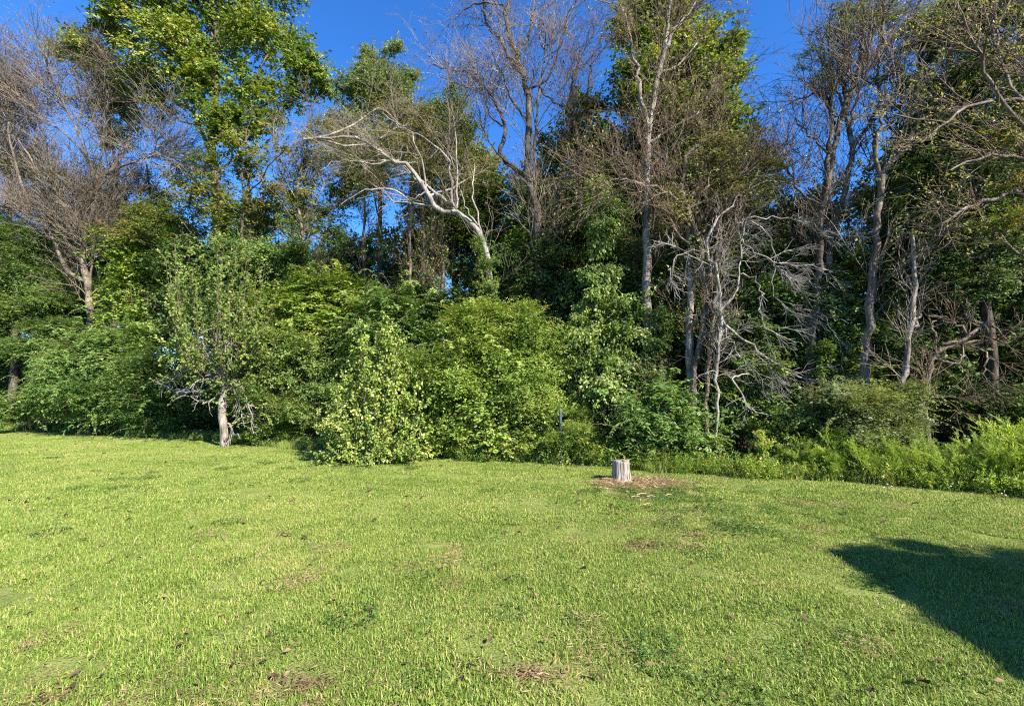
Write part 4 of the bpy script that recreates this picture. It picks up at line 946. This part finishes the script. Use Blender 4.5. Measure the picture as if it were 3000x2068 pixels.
# pale heart-leaved shrub standing on the lawn
def paleshrub():
    rng = np.random.default_rng(71)
    g = Gp(1085, 1362); Y = g[1] + .35; bx = P(1085, 1300, Y)[0]; org = np.array((bx, Y, 0.0))
    root = thing('redbud_shrub', 'pale yellow green shrub with upright leafy stems and heart-shaped leaves on the lawn', 'shrub', org)
    st = []
    prof = [(940, 1290, .5), (975, 1180, .3), (960, 1240, -.4), (1010, 1100, 0), (1030, 1040, .3), (1060, 950, .1), (1075, 990, -.3), (1110, 1000, .2), (1135, 925, 0), (1150, 980, .3), (1170, 1000, -.2), (1200, 1060, .2), (1225, 1130, 0), (1245, 1220, .3), (1235, 1280, -.4),
            (1100, 1100, -.5), (1040, 1150, -.6), (1160, 1130, -.5), (1000, 1250, -.7), (1190, 1250, -.7), (1080, 1220, -.8), (1130, 1300, -.8), (1010, 1330, -.7), (950, 1340, -.4), (945, 1240, 0), (960, 1310, -.6), (1240, 1180, -.2), (1225, 1320, -.6), (985, 1140, -.1), (1200, 1330, -.5), (1090, 1340, -.9), (1120, 960, .4), (1095, 1040, .5), (1250, 1330, 0)]
    for x, y, dy in prof + [(x + rng.uniform(-25, 25), y + rng.uniform(10, 90), -dy + rng.uniform(-.3, .3)) for x, y, dy in prof]:
        e = P(x, min(y, 1345), Y + dy); s = np.array((bx + rng.normal(0, .12), Y + rng.normal(0, .12), -.03))
        m_ = s * .45 + e * .55; m_[2] += .0; m_[:2] = m_[:2] + (e[:2] - s[:2]) * .12
        st.append(path([s, m_, e], 10, rng, .015))
    b = (np.stack(st), np.repeat(np.linspace(.014, .004, 10)[None], len(st), 0))
    V, Q = tubes([(b[0], b[1], 5)], org); add_part('stem', V, Q, M['twig_br'], root)
    g2 = grow(rng, [b], 1500, .33, ang=(25, 70), up=.25, wig=.12, K=4, r=(.005, .002), tr=(.12, 1))
    V, Q = tubes([(g2[0], g2[1], 3)], org); add_part('twigs', V, Q, M['twig_br'], root)
    for nm, sp, mm in (('leaves', g2[0], 13), ('stem_leaves', b[0], 40)):
        sp = sp[sp[:, :, 2].max(1) > .05]
        V, Q, t = leaves_on(rng, sp, mm, .056, .85, flat=.35, out=60, tint0=rng.normal(.40, .12, len(sp)), tsd=.19, jit=.02, droop=.7)
        add_part(nm, V - org, Q, M['pale'], root, t)
paleshrub()

# ------------------------------------------------------------------ weeds along the lawn edge
def weed_proto(seed, h, n, m, L, W, mat, name, ang=(25, 45), arch=0.1, mm=1):
    r = np.random.default_rng(seed)
    root = thing(name, 'x', 'weed', (0, 0, 0))
    az = r.uniform(0, 6.28, n); le = np.abs(r.normal(0, .28, n))
    e = np.stack([np.cos(az) * np.sin(le), np.sin(az) * np.sin(le), np.cos(le)], 1) * (h * r.uniform(.65, 1.1, n))[:, None]
    s = np.stack([r.normal(0, .1, n), r.normal(0, .1, n), np.full(n, -.03)], 1)
    pts = np.stack([path([s[i], s[i] * .5 + e[i] * .5 + np.array((0, 0, .06)), s[i] + e[i]], 8, r, .008) for i in range(n)])
    b = (pts, np.repeat(np.linspace(.006, .002, 8)[None], n, 0))
    g2 = grow(r, [b], n * 16, h * .28, ang=ang, up=.35, wig=.08, K=4, r=(.003, .0015), tr=(.15, 1))
    V, Q = tubes([(b[0], b[1], 4), (g2[0], g2[1], 3)], np.zeros(3)); add_part('stems', V, Q, M[mat], root, np.full(len(Q), .35))
    V, Q, t = leaves_on(r, g2[0], m, L, W, flat=.1, out=38, tint0=r.normal(.5, .15, n * 16), tsd=.12, jit=.006, droop=-.2)
    add_part('foliage', V, Q, M[mat], root, t)
    return root
fp = [weed_proto(80 + i, 1.0, 16, 34, .06, .10, 'fennel', 'feathery_weed') for i in range(3)]
# (px, back, scale, label)
fen = [(2300, .35, .55, 'short feathery weed below the drooping branches'), (2360, .15, .6, 'feathery weed leftmost in front of the shaded bush'), (2420, .25, .85, 'feathery bright weed with a pointed top left of the layered shrub'),
       (2480, .3, .75, 'feathery weed in front of the left half of the layered shrub'), (2535, .15, .7, 'feathery weed in front of the middle of the layered shrub'), (2590, .3, .7, 'feathery weed in front of the right half of the layered shrub'),
       (2640, .1, .62, 'lower feathery weed where the layered shrub ends'), (2700, .3, .65, 'feathery weed beside the reddish dry patch, on its left'), (2770, .35, .58, 'feathery weed beside the reddish dry patch, on its right'),
       (2810, .05, .6, 'feathery weed in front of the dark opening'), (2870, .2, .72, 'tall feathery weed right of the dark opening centre'), (2920, -.05, .7, 'full feathery weed near the right edge of the picture'),
       (2960, .3, .95, 'tallest feathery weed at the right edge of the picture'), (3010, .0, .85, 'feathery weed cut by the right edge of the picture'), (3080, .2, .9, 'feathery weed just beyond the right edge'), (2440, .0, .45, 'small feathery weed low at the lawn edge'),
       (2560, -.05, .42, 'small feathery weed touching the lawn below the layered shrub'), (2740, -.02, .4, 'small feathery weed touching the lawn near the right')]
rr = np.random.default_rng(90)
for i, (px, bk, s, lab) in enumerate(fen):
    Y = DY(px, bk); x = P(px, 1300, Y)[0]
    if i < 3:
        s *= 1.08; o = fp[i]; o.location = (x, Y, 0); o.scale = (s * 1.15, s * 1.15, s); o['label'] = lab
    else:
        s *= 1.08; o = copy_tree(fp[i % 3], (x, Y, 0), rr.uniform(0, 6.28), s, lab); o.scale = (s * 1.15, s * 1.15, s)
    o['group'] = 'feathery weeds along the lawn edge'; o.scale = (o.scale[0] * 1.15, o.scale[1] * 1.15, o.scale[2])

def strip(name, label, seed, n, x0, x1, h, mat, m, L, W, b0=-.15, b1=.7, cat='weeds', up=.9, per=70, R=.3):
    """uncountable low growth along the edge: patches of leafy stems"""
    r = np.random.default_rng(seed); src = []
    for k in range(3):
        a_, q = r.uniform(0, 6.28, per), R * np.sqrt(r.uniform(0, 1, per))
        hh = h * r.uniform(.3, 1.15, per)
        d = nrm(np.stack([r.normal(0, .4, per), r.normal(0, .4, per), np.full(per, up)], 1))
        p = [np.stack([q * np.cos(a_), q * np.sin(a_), np.full(per, -.01)], 1)]
        for j in range(3):
            p.append(p[-1] + d * (hh / 3)[:, None]); d = nrm(d + r.normal(0, .25, (per, 3)))
        p = np.stack(p, 1)
        V1, Q1 = tubes([(p, np.repeat(np.linspace(.003, .0015, 4)[None], per, 0), 3)], np.zeros(3))
        V, Q, t = leaves_on(r, p, m, L, W, flat=.4, tint0=r.normal(.45, .16, per), jit=.012)
        src.append(bpy.data.objects.new(name, mesh_from(name, np.concatenate([V1, V]), np.concatenate([Q1, Q + len(V1)]), M[mat], np.concatenate([np.full(len(Q1), .5), t]))))
        STAT['tri'] += 2 * (len(Q) + len(Q1))
    x = r.uniform(x0, x1, n); y = lawn_edge(x) + r.uniform(0, 1, n) ** 1.4 * (b1 - b0) + b0
    o = instancer(name, np.stack([x, y, gh(x, y)], 1), src, label, seed, .55, 1.35); o['category'] = cat
strip('edge_weeds', 'low yellow green weeds growing along the lawn edge', 91, 190, -1.5, 9.8, .34, 'yellow', 14, .045, .4)
strip('ground_cover', 'low dark green ground cover at the foot of the bushes', 92, 210, -26, 1, .24, 'mid', 12, .055, .55, b0=-.05, b1=.7)
strip('brown_weeds', 'dry reddish brown weeds mixed into the strip at right', 93, 34, 3.5, 9.8, .40, 'rust', 12, .04, .3, per=40)
# tall grass blades at the margin
V, Q, t = [], [], []
r = np.random.default_rng(94)
src = patch_objs(2, .28, 420, .17, .007, lean=.45)
xs = r.uniform(-24, 10.5, 420); ys = lawn_edge(xs) + r.uniform(-.12, .3, 420)
instancer('tall_grass', np.stack([xs, ys, gh(xs, ys)], 1), src, 'uncut grass fringe between lawn and bushes', 21, .6, 1.2)

# lilac asters: small flower heads
r = np.random.default_rng(95)
for i, (px, py) in enumerate([(2600, 1418), (2612, 1424), (2590, 1428), (2724, 1404), (2735, 1408), (2777, 1410), (2799, 1417), (2786, 1424), (2757, 1412), (2935, 1445), (2946, 1450), (2712, 1398)]):
    g = Gp(px, py + 22); Y = g[1]; c = P(px, py, Y)
    root = thing('aster_flower', 'tiny lilac aster flower on a thin stalk at the right lawn edge', 'flower', (c[0], Y, 0), 'lilac asters at the lawn edge')
    V, Q = tubes([(np.array([[(0, 0, 0), (0, 0, c[2] * .5), (0, 0, c[2])]]), np.full((1, 3), .0025), 4)], np.zeros(3)); add_part('stalk', V, Q, M['mid'], root, np.full(len(Q), .4))
    n = 9; a = np.arange(n) * 2 * pi / n
    ax = np.stack([np.cos(a), np.sin(a) * .6 - .1, .35 + .4 * np.sin(a)], 1)
    V, Q = leaf_quads(r, np.repeat([[0, 0, c[2]]], n, 0), nrm(ax), np.repeat([[0, -.6, .8]], n, 0), np.full(n, .015), np.full(n, .007))
    add_part('petals', V, Q, M['lilac'], root, np.full(n, .5))

# ------------------------------------------------------------------ stump with its dry mound
def stump():
    rng = np.random.default_rng(60)
    g = Gp(1820, 1412); Y = g[1] + .15; bx = P(1820, 1400, Y)[0]; org = np.array((bx, Y, float(gh(bx, Y))))
    root = thing('tree_stump', 'weathered grey tree stump cut flat, standing alone on the lawn', 'stump', org)
    H = .33; S = 40; zs = np.array([-.05, 0, .03, .07, .13, .2, .27, .33, .355, .36])
    rr = np.array([.22, .20, .178, .164, .155, .150, .148, .147, .146, .138])
    th = np.arange(S) * 2 * pi / S
    fl = .5 * np.sin(th * 3 + 1) + .35 * np.sin(th * 5 + 2) + .3 * np.sin(th * 8)
    fine = rng.normal(0, .012, S)
    V = []
    for z, r_ in zip(zs, rr):
        k = 1 + fl * .07 * (1 + 1.2 * np.clip(1 - z / .12, 0, 1)) + fine * 1.6
        V.append(np.stack([np.cos(th) * r_ * k + z * -.02, np.sin(th) * r_ * k, np.full(S, z) + (.012 * np.sin(th * 2) if z > .3 else 0)], 1))
    n = len(zs); idx = np.arange(n * S).reshape(n, S)
    Q = np.stack([idx[:-1], np.roll(idx[:-1], -1, 1), np.roll(idx[1:], -1, 1), idx[1:]], -1).reshape(-1, 4)
    m, t, out = nodes('stump_wood')
    tc = t.nodes.new('ShaderNodeTexCoord'); mp = t.nodes.new('ShaderNodeMapping'); mp.inputs['Scale'].default_value = (1, 1, .07); t.links.new(tc.outputs['Object'], mp.inputs[0])
    n1 = t.nodes.new('ShaderNodeTexNoise'); n1.inputs['Scale'].default_value = 55; n1.inputs['Detail'].default_value = 5; t.links.new(mp.outputs[0], n1.inputs[0])
    c = ramp(t, [(.34, (.05, .042, .033)), (.47, (.21, .18, .145)), (.66, (.35, .315, .27))], n1.outputs[0])
    b = t.nodes.new('ShaderNodeBsdfPrincipled'); b.inputs['Roughness'].default_value = .85; t.links.new(c, b.inputs['Base Color'])
    bp = t.nodes.new('ShaderNodeBump'); bp.inputs['Strength'].default_value = .9; bp.inputs['Distance'].default_value = .015; t.links.new(n1.outputs[0], bp.inputs['Height']); t.links.new(bp.outputs[0], b.inputs['Normal'])
    t.links.new(b.outputs[0], out.inputs[0])
    add_part('side_wood', np.concatenate(V), Q, m, root, smooth=True)
    # cut face: rings down to a hollow
    V = [np.concatenate(V).reshape(n, S, 3)[-1]]
    for k, dz in ((.8, .0), (.55, -.002), (.34, -.006), (.26, -.05), (.05, -.08)):
        base = V[0]; q = base.copy(); q[:, :2] = base[:, :2] * k + np.array((.015, .02)) * (1 - k); q[:, 2] = base[:, 2] + dz + rng.normal(0, .002, S); V.append(q)
    idx = np.arange(6 * S).reshape(6, S)
    Q = np.stack([idx[:-1], np.roll(idx[:-1], -1, 1), np.roll(idx[1:], -1, 1), idx[1:]], -1).reshape(-1, 4)
    add_part('cut_face', np.concatenate(V), Q, bark_mat('cut_wood', (.14, .11, .08), (.30, .255, .20), (.44, .39, .33), 9, .4, 1), root)
    for k in range(3):   # splinters left on the rim
        a = (2.7, .4, 1.9)[k]; c0 = np.array((cos(a) * .155, sin(a) * .155, .355))
        e = c0 + np.array((cos(a) * .05, sin(a) * .05, .012 + .01 * k))
        V, Q = tubes([(np.array([[c0, (c0 + e) / 2, e]]), np.array([[.012, .009, .003]]), 5)], np.zeros(3)); add_part('splinter', V, Q, m, root)
    # mound of dry grass and straw round the foot (uncountable)
    n = 3800
    a = rng.uniform(0, 6.28, n); rad = .18 + np.abs(rng.normal(0, .30, n)); x = bx + np.cos(a) * rad * 1.25 + .45 * rad; y = Y - .14 + np.sin(a) * rad * .75 - .22 * rad
    k = (np.hypot(x - bx, y - Y) > .17); x, y = x[k], y[k]; n = len(x)
    az = rng.uniform(0, 6.28, n); el = np.abs(rng.normal(.15, .25, n))
    d = np.stack([np.cos(az) * np.cos(el), np.sin(az) * np.cos(el), np.sin(el)], 1)
    p0 = np.stack([x, y, gh(x, y) + .03 + .05 * np.exp(-((x - bx) ** 2 + (y - Y) ** 2) / .12) * rng.uniform(.2, 1, n)], 1)
    Vl, Ql = leaf_quads(rng, p0, d, nrm(rng.normal(size=(n, 3)) + [0, 0, 1]), rng.uniform(.05, .14, n), rng.uniform(.004, .008, n))
    STAT['tri'] += n * 2
    link('dry_grass', mesh_from('dry_grass', Vl, Ql, M['straw'], np.clip(rng.normal(.45, .25, n), 0, 1)), kind='stuff', label='dry straw and dead grass heaped round the foot of the stump', cat='dry grass')
    for k, (px, py, L, az) in enumerate([(1866, 1451, .17, .3), (1896, 1456, .12, -.2), (1877, 1470, .10, 1.3), (1885, 1481, .13, .05), (1950, 1453, .10, .1), (1850, 1457, .12, -.1)]):
        g = Gp(px, py); d = np.array((cos(az), sin(az), .05)) * L
        pts = path([np.zeros(3), d * .5 + np.array((0, .01, .012)), d], 6)
        V, Q = tubes([(pts[None], np.linspace(.007, .004, 6)[None], 5)], np.zeros(3))
        o = link('wood_splinter', mesh_from('wood_splinter', V, Q, M['straw'], np.full(len(Q), .8)), label=['long pale wood splinter lying in front of the stump', 'pale wood splinter right of the longest one', 'short upright pale splinter below the stump mound', 'pale splinter lowest in front of the stump',
                   'pale splinter farthest right of the stump', 'pale splinter at the left of the stump mound'][k], cat='splinter')
        o.location = (g[0], g[1], gh(g[0], g[1]) + .035)
stump()
def soil_patch(px, py, rx, ry, seed):
    r = np.random.default_rng(seed); g = Gp(px, py); K = 40; a = np.arange(K) * 2 * pi / K
    k = 1 + .18 * np.sin(a * 3 + seed) + .12 * np.sin(a * 7 + 2 * seed) + r.normal(0, .04, K)
    V = []
    for s in (1, .66, .33):
        x = g[0] + np.cos(a) * rx * k * s; y = g[1] + np.sin(a) * ry * k * s
        V.append(np.stack([x, y, gh(x, y) + .005 + .012 * (1 - s)], 1))
    V.append(np.repeat([[g[0], g[1], float(gh(g[0], g[1])) + .018]], K, 0))
    idx = np.arange(4 * K).reshape(4, K)
    Q = np.stack([idx[:-1], np.roll(idx[:-1], -1, 1), np.roll(idx[1:], -1, 1), idx[1:]], -1).reshape(-1, 4)
    link('bare_soil', mesh_from('bare_soil', np.concatenate(V), Q, M['scar'], smooth=True), kind='structure')
M['scar'] = ground_mat('bare_earth', (.12, .07, .045), (.26, .16, .11), (.38, .27, .19), s=3)
soil_patch(1885, 1442, .72, .40, 1)
# bare soil scars in the lawn in front of the stump
r = np.random.default_rng(61)
for k, (px, py, rx, ry, lab) in enumerate([(1870, 1452, .34, .11, ''), (1960, 1532, .40, .10, ''), (2040, 1570, .30, .06, ''), (1900, 1600, .30, .05, ''), (900, 2020, .40, .12, ''), (150, 2050, .5, .14, ''), (1560, 1980, .18, .05, '')]):
    g = Gp(px, py); n = 330
    rx, ry = rx * 2.0, ry * 3.0
    a = r.uniform(0, 6.28, n); q = np.abs(r.normal(0, .62, n)) * (1 + .5 * np.sin(a * 3 + k)); x = g[0] + np.cos(a) * rx * q; y = g[1] + np.sin(a) * ry * q
    az = r.uniform(0, 6.28, n); d = np.stack([np.cos(az), np.sin(az), r.uniform(0, .3, n)], 1)
    V, Q = leaf_quads(r, np.stack([x, y, gh(x, y) + r.uniform(.012, .030, n)], 1), nrm(d), nrm(r.normal(0, .4, (n, 3)) + [0, 0, 1]), r.uniform(.03, .07, n), r.uniform(.004, .009, n))
    link('thatch', mesh_from('thatch', V, Q, M['straw'], np.clip(r.normal(.12, .18, n), 0, 1)), kind='stuff', label='patch of brown dead thatch worn into the lawn', cat='thatch')

# broad-leaved lawn weeds, darker patches round the stump and here and there
def lawn_weeds(name, label, seed, n, L, W, mat, spots, h=.02):
    r = np.random.default_rng(seed); src = []
    for k in range(3):
        m = 150; a_, q = r.uniform(0, 6.28, m), .16 * np.sqrt(r.uniform(0, 1, m))
        base = np.stack([q * np.cos(a_), q * np.sin(a_), r.uniform(.4, 1.3, m) * h + .008], 1); az = r.uniform(0, 6.28, m)
        V, Q = leaf_quads(r, base, nrm(np.stack([np.cos(az), np.sin(az), r.uniform(-.1, .5, m)], 1)), nrm(r.normal(0, .35, (m, 3)) + [0, 0, 1]), r.uniform(.6, 1.3, m) * L, r.uniform(.6, 1.3, m) * L * W)
        src.append(bpy.data.objects.new(name, mesh_from(name, V, Q, M[mat], np.clip(r.normal(.35, .15, m), 0, 1))))
    P_ = []
    for cx, cy, sx, sy, k in spots:
        P_.append(np.stack([r.normal(cx, sx, k), r.normal(cy, sy, k)], 1))
    P_ = np.concatenate(P_); P_ = P_[(P_[:, 1] < lawn_edge(P_[:, 0]) - .1) & (P_[:, 1] > .8)]
    o = instancer(name, np.stack([P_[:, 0], P_[:, 1], gh(P_[:, 0], P_[:, 1])], 1), src, label, seed, .6, 1.3); o['category'] = 'lawn weeds'
lawn_weeds('clover_patch', 'dark green broad-leaved weeds creeping through the lawn near the stump', 97, 0, .022, .8, 'mid',
           [(2.4, 7.6, .7, .25, 34), (2.6, 6.6, .5, .25, 22), (2.5, 5.6, .5, .3, 26), (1.9, 7.4, .35, .15, 12), (-1, 4.2, 2.4, .9, 16), (1.5, 3.4, .9, .5, 8), (-5, 9, 3, 1.2, 26)])
lawn_weeds('grass_clippings', 'dry straw coloured clippings lying between the grass blades', 98, 0, .05, .09, 'straw',
           [(0, 3.8, 3, 1.3, 20), (2.5, 6, 1.5, 1, 16), (-1.6, 2.6, .8, .2, 9), (2.6, 8.0, .5, .2, 12)], h=.024)
# ------------------------------------------------------------------ fallen leaves on the lawn
def leaf_mesh(name, seed, L, W, mat, tint):
    r = np.random.default_rng(seed)
    xs = np.linspace(-.5, .5, 5); prof = np.array([.08, .8, 1, .7, .05]) * (1 + r.normal(0, .12, 5))
    V = []
    for x, p in zip(xs, prof):
        cz = .25 * W * r.uniform(.4, 1.4)
        V += [(x * L, -p * W / 2, cz * p), (x * L, 0, r.normal(0, .002) + .1 * L * x * x), (x * L, p * W / 2, cz * p)]
    idx = np.arange(15).reshape(5, 3)
    Q = np.stack([idx[:-1, :-1], idx[1:, :-1], idx[1:, 1:], idx[:-1, 1:]], -1).reshape(-1, 4)
    return mesh_from(name, np.array(V), Q, mat, np.full(len(Q), tint))
lm = [leaf_mesh('fallen_leaf', 500 + i, .06 * (1 + .2 * (i % 3)), .035, M['dead'], (.1, .35, .6, .2, .8, .05)[i]) for i in range(6)]
r = np.random.default_rng(96)
pts = []
while len(pts) < 290:
    px = r.uniform(20, 2980); py = 1290 + (2060 - 1290) * r.uniform(0, 1) ** 2.2
    g = Gp(px, py)
    if g[1] < lawn_edge(g[0]) - .15: pts.append(g)
for i, g in enumerate(pts):
    far = g[1] > 5
    o = link('fallen_leaf', lm[r.integers(6)], label='curled dead leaf %s' % (('far out on the lawn' if far else 'on the near lawn') + [' towards the pear tree', ' before the pale shrub', ' round about the stump', ' towards the feathery weeds'][int(np.clip((g[0] / g[1] + 1.1) * 1.85, 0, 3))]), cat='leaf', group='dead leaves scattered on the distant lawn' if far else 'dead leaves scattered on the near lawn')
    s = r.uniform(.7, 1.3) * (1.15 if far else .62)
    o.location = (g[0], g[1], gh(g[0], g[1]) + .034); o.rotation_euler = (r.uniform(-.5, .5), r.uniform(-.5, .5), r.uniform(0, 6.28)); o.scale = (s,) * 3
for px, py, s, mt, ti, lab in [(1708, 1673, 1.2, 'dead', .0, 'dark purple brown curled leaf alone on the lawn below the stump'), (2022, 1668, 1.2, 'rust', .97, 'flat orange dead leaf on the lawn right of the dark curled one'), (2705, 2020, 1.1, 'dead', .0, 'black curled leaf near the lower right corner'),
                               (972, 1782, 1.1, 'dead', .05, 'dark crumpled leaf on the near lawn at left')]:
    g = Gp(px, py); o = link('fallen_leaf', leaf_mesh('fallen_leaf', int(px), .075, .05, M[mt], ti), label=lab, cat='leaf')
    o.location = (g[0], g[1], gh(g[0], g[1]) + .045); o.scale = (s,) * 3; o.rotation_euler = (.3, -.3, px)

# ------------------------------------------------------------------ small blue utility post in the bushes
Y = DY(1642, -.05); c = P(1642, 1238, Y); tz = P(1642, 1204, Y)[2]
root = thing('utility_post', 'small blue grey utility post half hidden in the bushes left of the stump', 'post', (c[0], Y, 0))
bp_ = flat_mat('post_plastic', (.05, .085, .11), .6, .3)
V, Q = tubes([(np.array([[(0, 0, -.05), (0, 0, tz * .5), (0, 0, tz)]]), np.full((1, 3), .028), 8)], np.zeros(3)); add_part('shaft', V, Q, bp_, root)
V, Q = tubes([(np.array([[(0, 0, tz - .03), (0, 0, tz + .02), (0, 0, tz + .035)]]), np.array([[.034, .034, .004]]), 10)], np.zeros(3)); add_part('cap', V, Q, bp_, root)

# ------------------------------------------------------------------ the house behind the photographer's right: its eave corner throws the shade on the lawn
def box(bounds):
    x0, x1, y0, y1, z0, z1 = bounds
    V = np.array([(x, y, z) for z in (z0, z1) for y in (y0, y1) for x in (x0, x1)], float)
    Q = np.array([(0, 2, 3, 1), (4, 5, 7, 6), (0, 1, 5, 4), (2, 6, 7, 3), (0, 4, 6, 2), (1, 3, 7, 5)])
    return V, Q
def house():
    EH = 2.75; k = EH / tan(SUN_EL); apex = np.array((3.25, 4.66))
    s = np.array((sin(SUN_AZ), cos(SUN_AZ)))
    c = apex + s * k
    root = thing('house', 'single-storey house with wide eaves beside the lawn, seen only by its shadow', 'house', (c[0], c[1], 0), rz=radians(-9))
    wall = flat_mat('siding', (.62, .60, .55), .6, .05); roofm = flat_mat('roof_shingle', (.10, .095, .09), .9, .3, 30); trim = flat_mat('white_trim', (.78, .78, .76), .5, .03); glass = flat_mat('window_glass', (.03, .04, .05), .08, .1)
    ov = .45; Lx, Ly = 14, 9          # local axes: +x right, -y back
    nb = 15
    for i in range(nb):               # lap siding boards, front and side walls
        z0 = .25 + i * (EH - .35) / nb; z1 = z0 + (EH - .35) / nb - .008
        for bnd in ((ov, Lx, -ov - .02, -ov, z0, z1), (ov - .02, ov, -Ly, -ov, z0, z1)):
            V, Q = box(bnd); add_part('siding_board', V, Q, wall, root)
    V, Q = box((ov + .003, Lx, -Ly, -ov - .023, -.2, EH - .08)); add_part('wall_core', V, Q, wall, root)
    # hip roof with thickness
    z0, z1 = EH - .05, EH + .12; rh = EH + 1.55
    Vt = np.array([(0, 0, z0), (Lx + .5, 0, z0), (Lx + .5, -Ly - .5, z0), (0, -Ly - .5, z0), (0, 0, z1), (Lx + .5, 0, z1), (Lx + .5, -Ly - .5, z1), (0, -Ly - .5, z1), (Ly * .5, -Ly * .5, rh), (Lx - 4, -Ly * .5, rh)])
    Qt = np.array([(0, 1, 2, 3), (0, 4, 5, 1), (1, 5, 6, 2), (2, 6, 7, 3), (3, 7, 4, 0), (4, 8, 9, 5), (6, 9, 8, 7), (5, 9, 6, 6), (7, 8, 4, 4)])
    me = bpy.data.meshes.new('roof'); me.from_pydata([tuple(v) for v in Vt], [], [tuple(dict.fromkeys(q)) for q in Qt.tolist()]); me.materials.append(roofm); link('roof', me, root)
    for bnd in ((0, Lx + .5, .003, .10, EH - .04, EH + .07), (-.10, -.003, -Ly - .5, .10, EH - .04, EH + .07)):
        V, Q = box(bnd); add_part('gutter', V, Q, trim, root)
    V, Q = box((ov - .1, ov - .03, -.42, -.35, .1, EH - .05)); add_part('downspout', V, Q, trim, root)
    for wx in (2.5, 6.5, 10.5):
        V, Q = box((wx, wx + 1.1, -ov + .003, -ov + .05, 1.0, 2.2)); w_ = add_part('window', V, Q, trim, root)
        V, Q = box((wx + .08, wx + 1.02, -ov + .053, -ov + .06, 1.08, 2.12)); add_part('pane', V, Q, glass, w_)
house()

# small unseen tree added by the house; its boughs fray the shade's edge
def shade_fray_tree():
    rng = np.random.default_rng(77)
    s = np.array((sin(SUN_AZ), cos(SUN_AZ))); k = 1 / tan(SUN_EL)
    wl = []
    for gx, gy, z, r_ in [(3.62, 4.80, 2.3, .2), (4.15, 4.80, 2.5, .3), (3.02, 3.95, 2.4, .15), (3.0, 3.3, 2.3, .16), (4.8, 4.6, 2.5, .3), (2.98, 2.8, 2.3, .18), (3.7, 4.4, 2.2, .4)]:
        q = np.array((gx, gy)) + s * k * z; wl.append(((q[0], q[1], z), (r_, r_, r_ * .8)))
    b0 = np.mean([c[:2] for c, _ in wl], 0); org = np.array((b0[0], b0[1], 0.0))
    root = thing('leafy_tree', 'unseen leafy tree added by the house corner to fray the shade on the lawn', 'tree', org)
    tp = path([org + (0, 0, -.1), org + (.05, .05, 1.2), org + (0, .1, 2.4)], 10, rng, .02); t = woody(tp, .07, .02)
    V, Q = tubes([(t[0], t[1], 8)], org); add_part('trunk', V, Q, M['bark_tan'], root, smooth=True)
    for c, r_ in wl:
        pp = woody(path([tp[6], (tp[6] + np.array(c)) / 2 + (0, 0, .1), np.array(c)], 7, rng, .02), .025, .006)
        V, Q = tubes([(pp[0], pp[1], 5)], org); add_part('limb', V, Q, M['bark_tan'], root, smooth=True)
    place_clumps(rng, root, org, wl, 'mid', 'twig_br', SM(30, sp=SPD), 0)
shade_fray_tree()

print('TRIS', STAT['tri'])
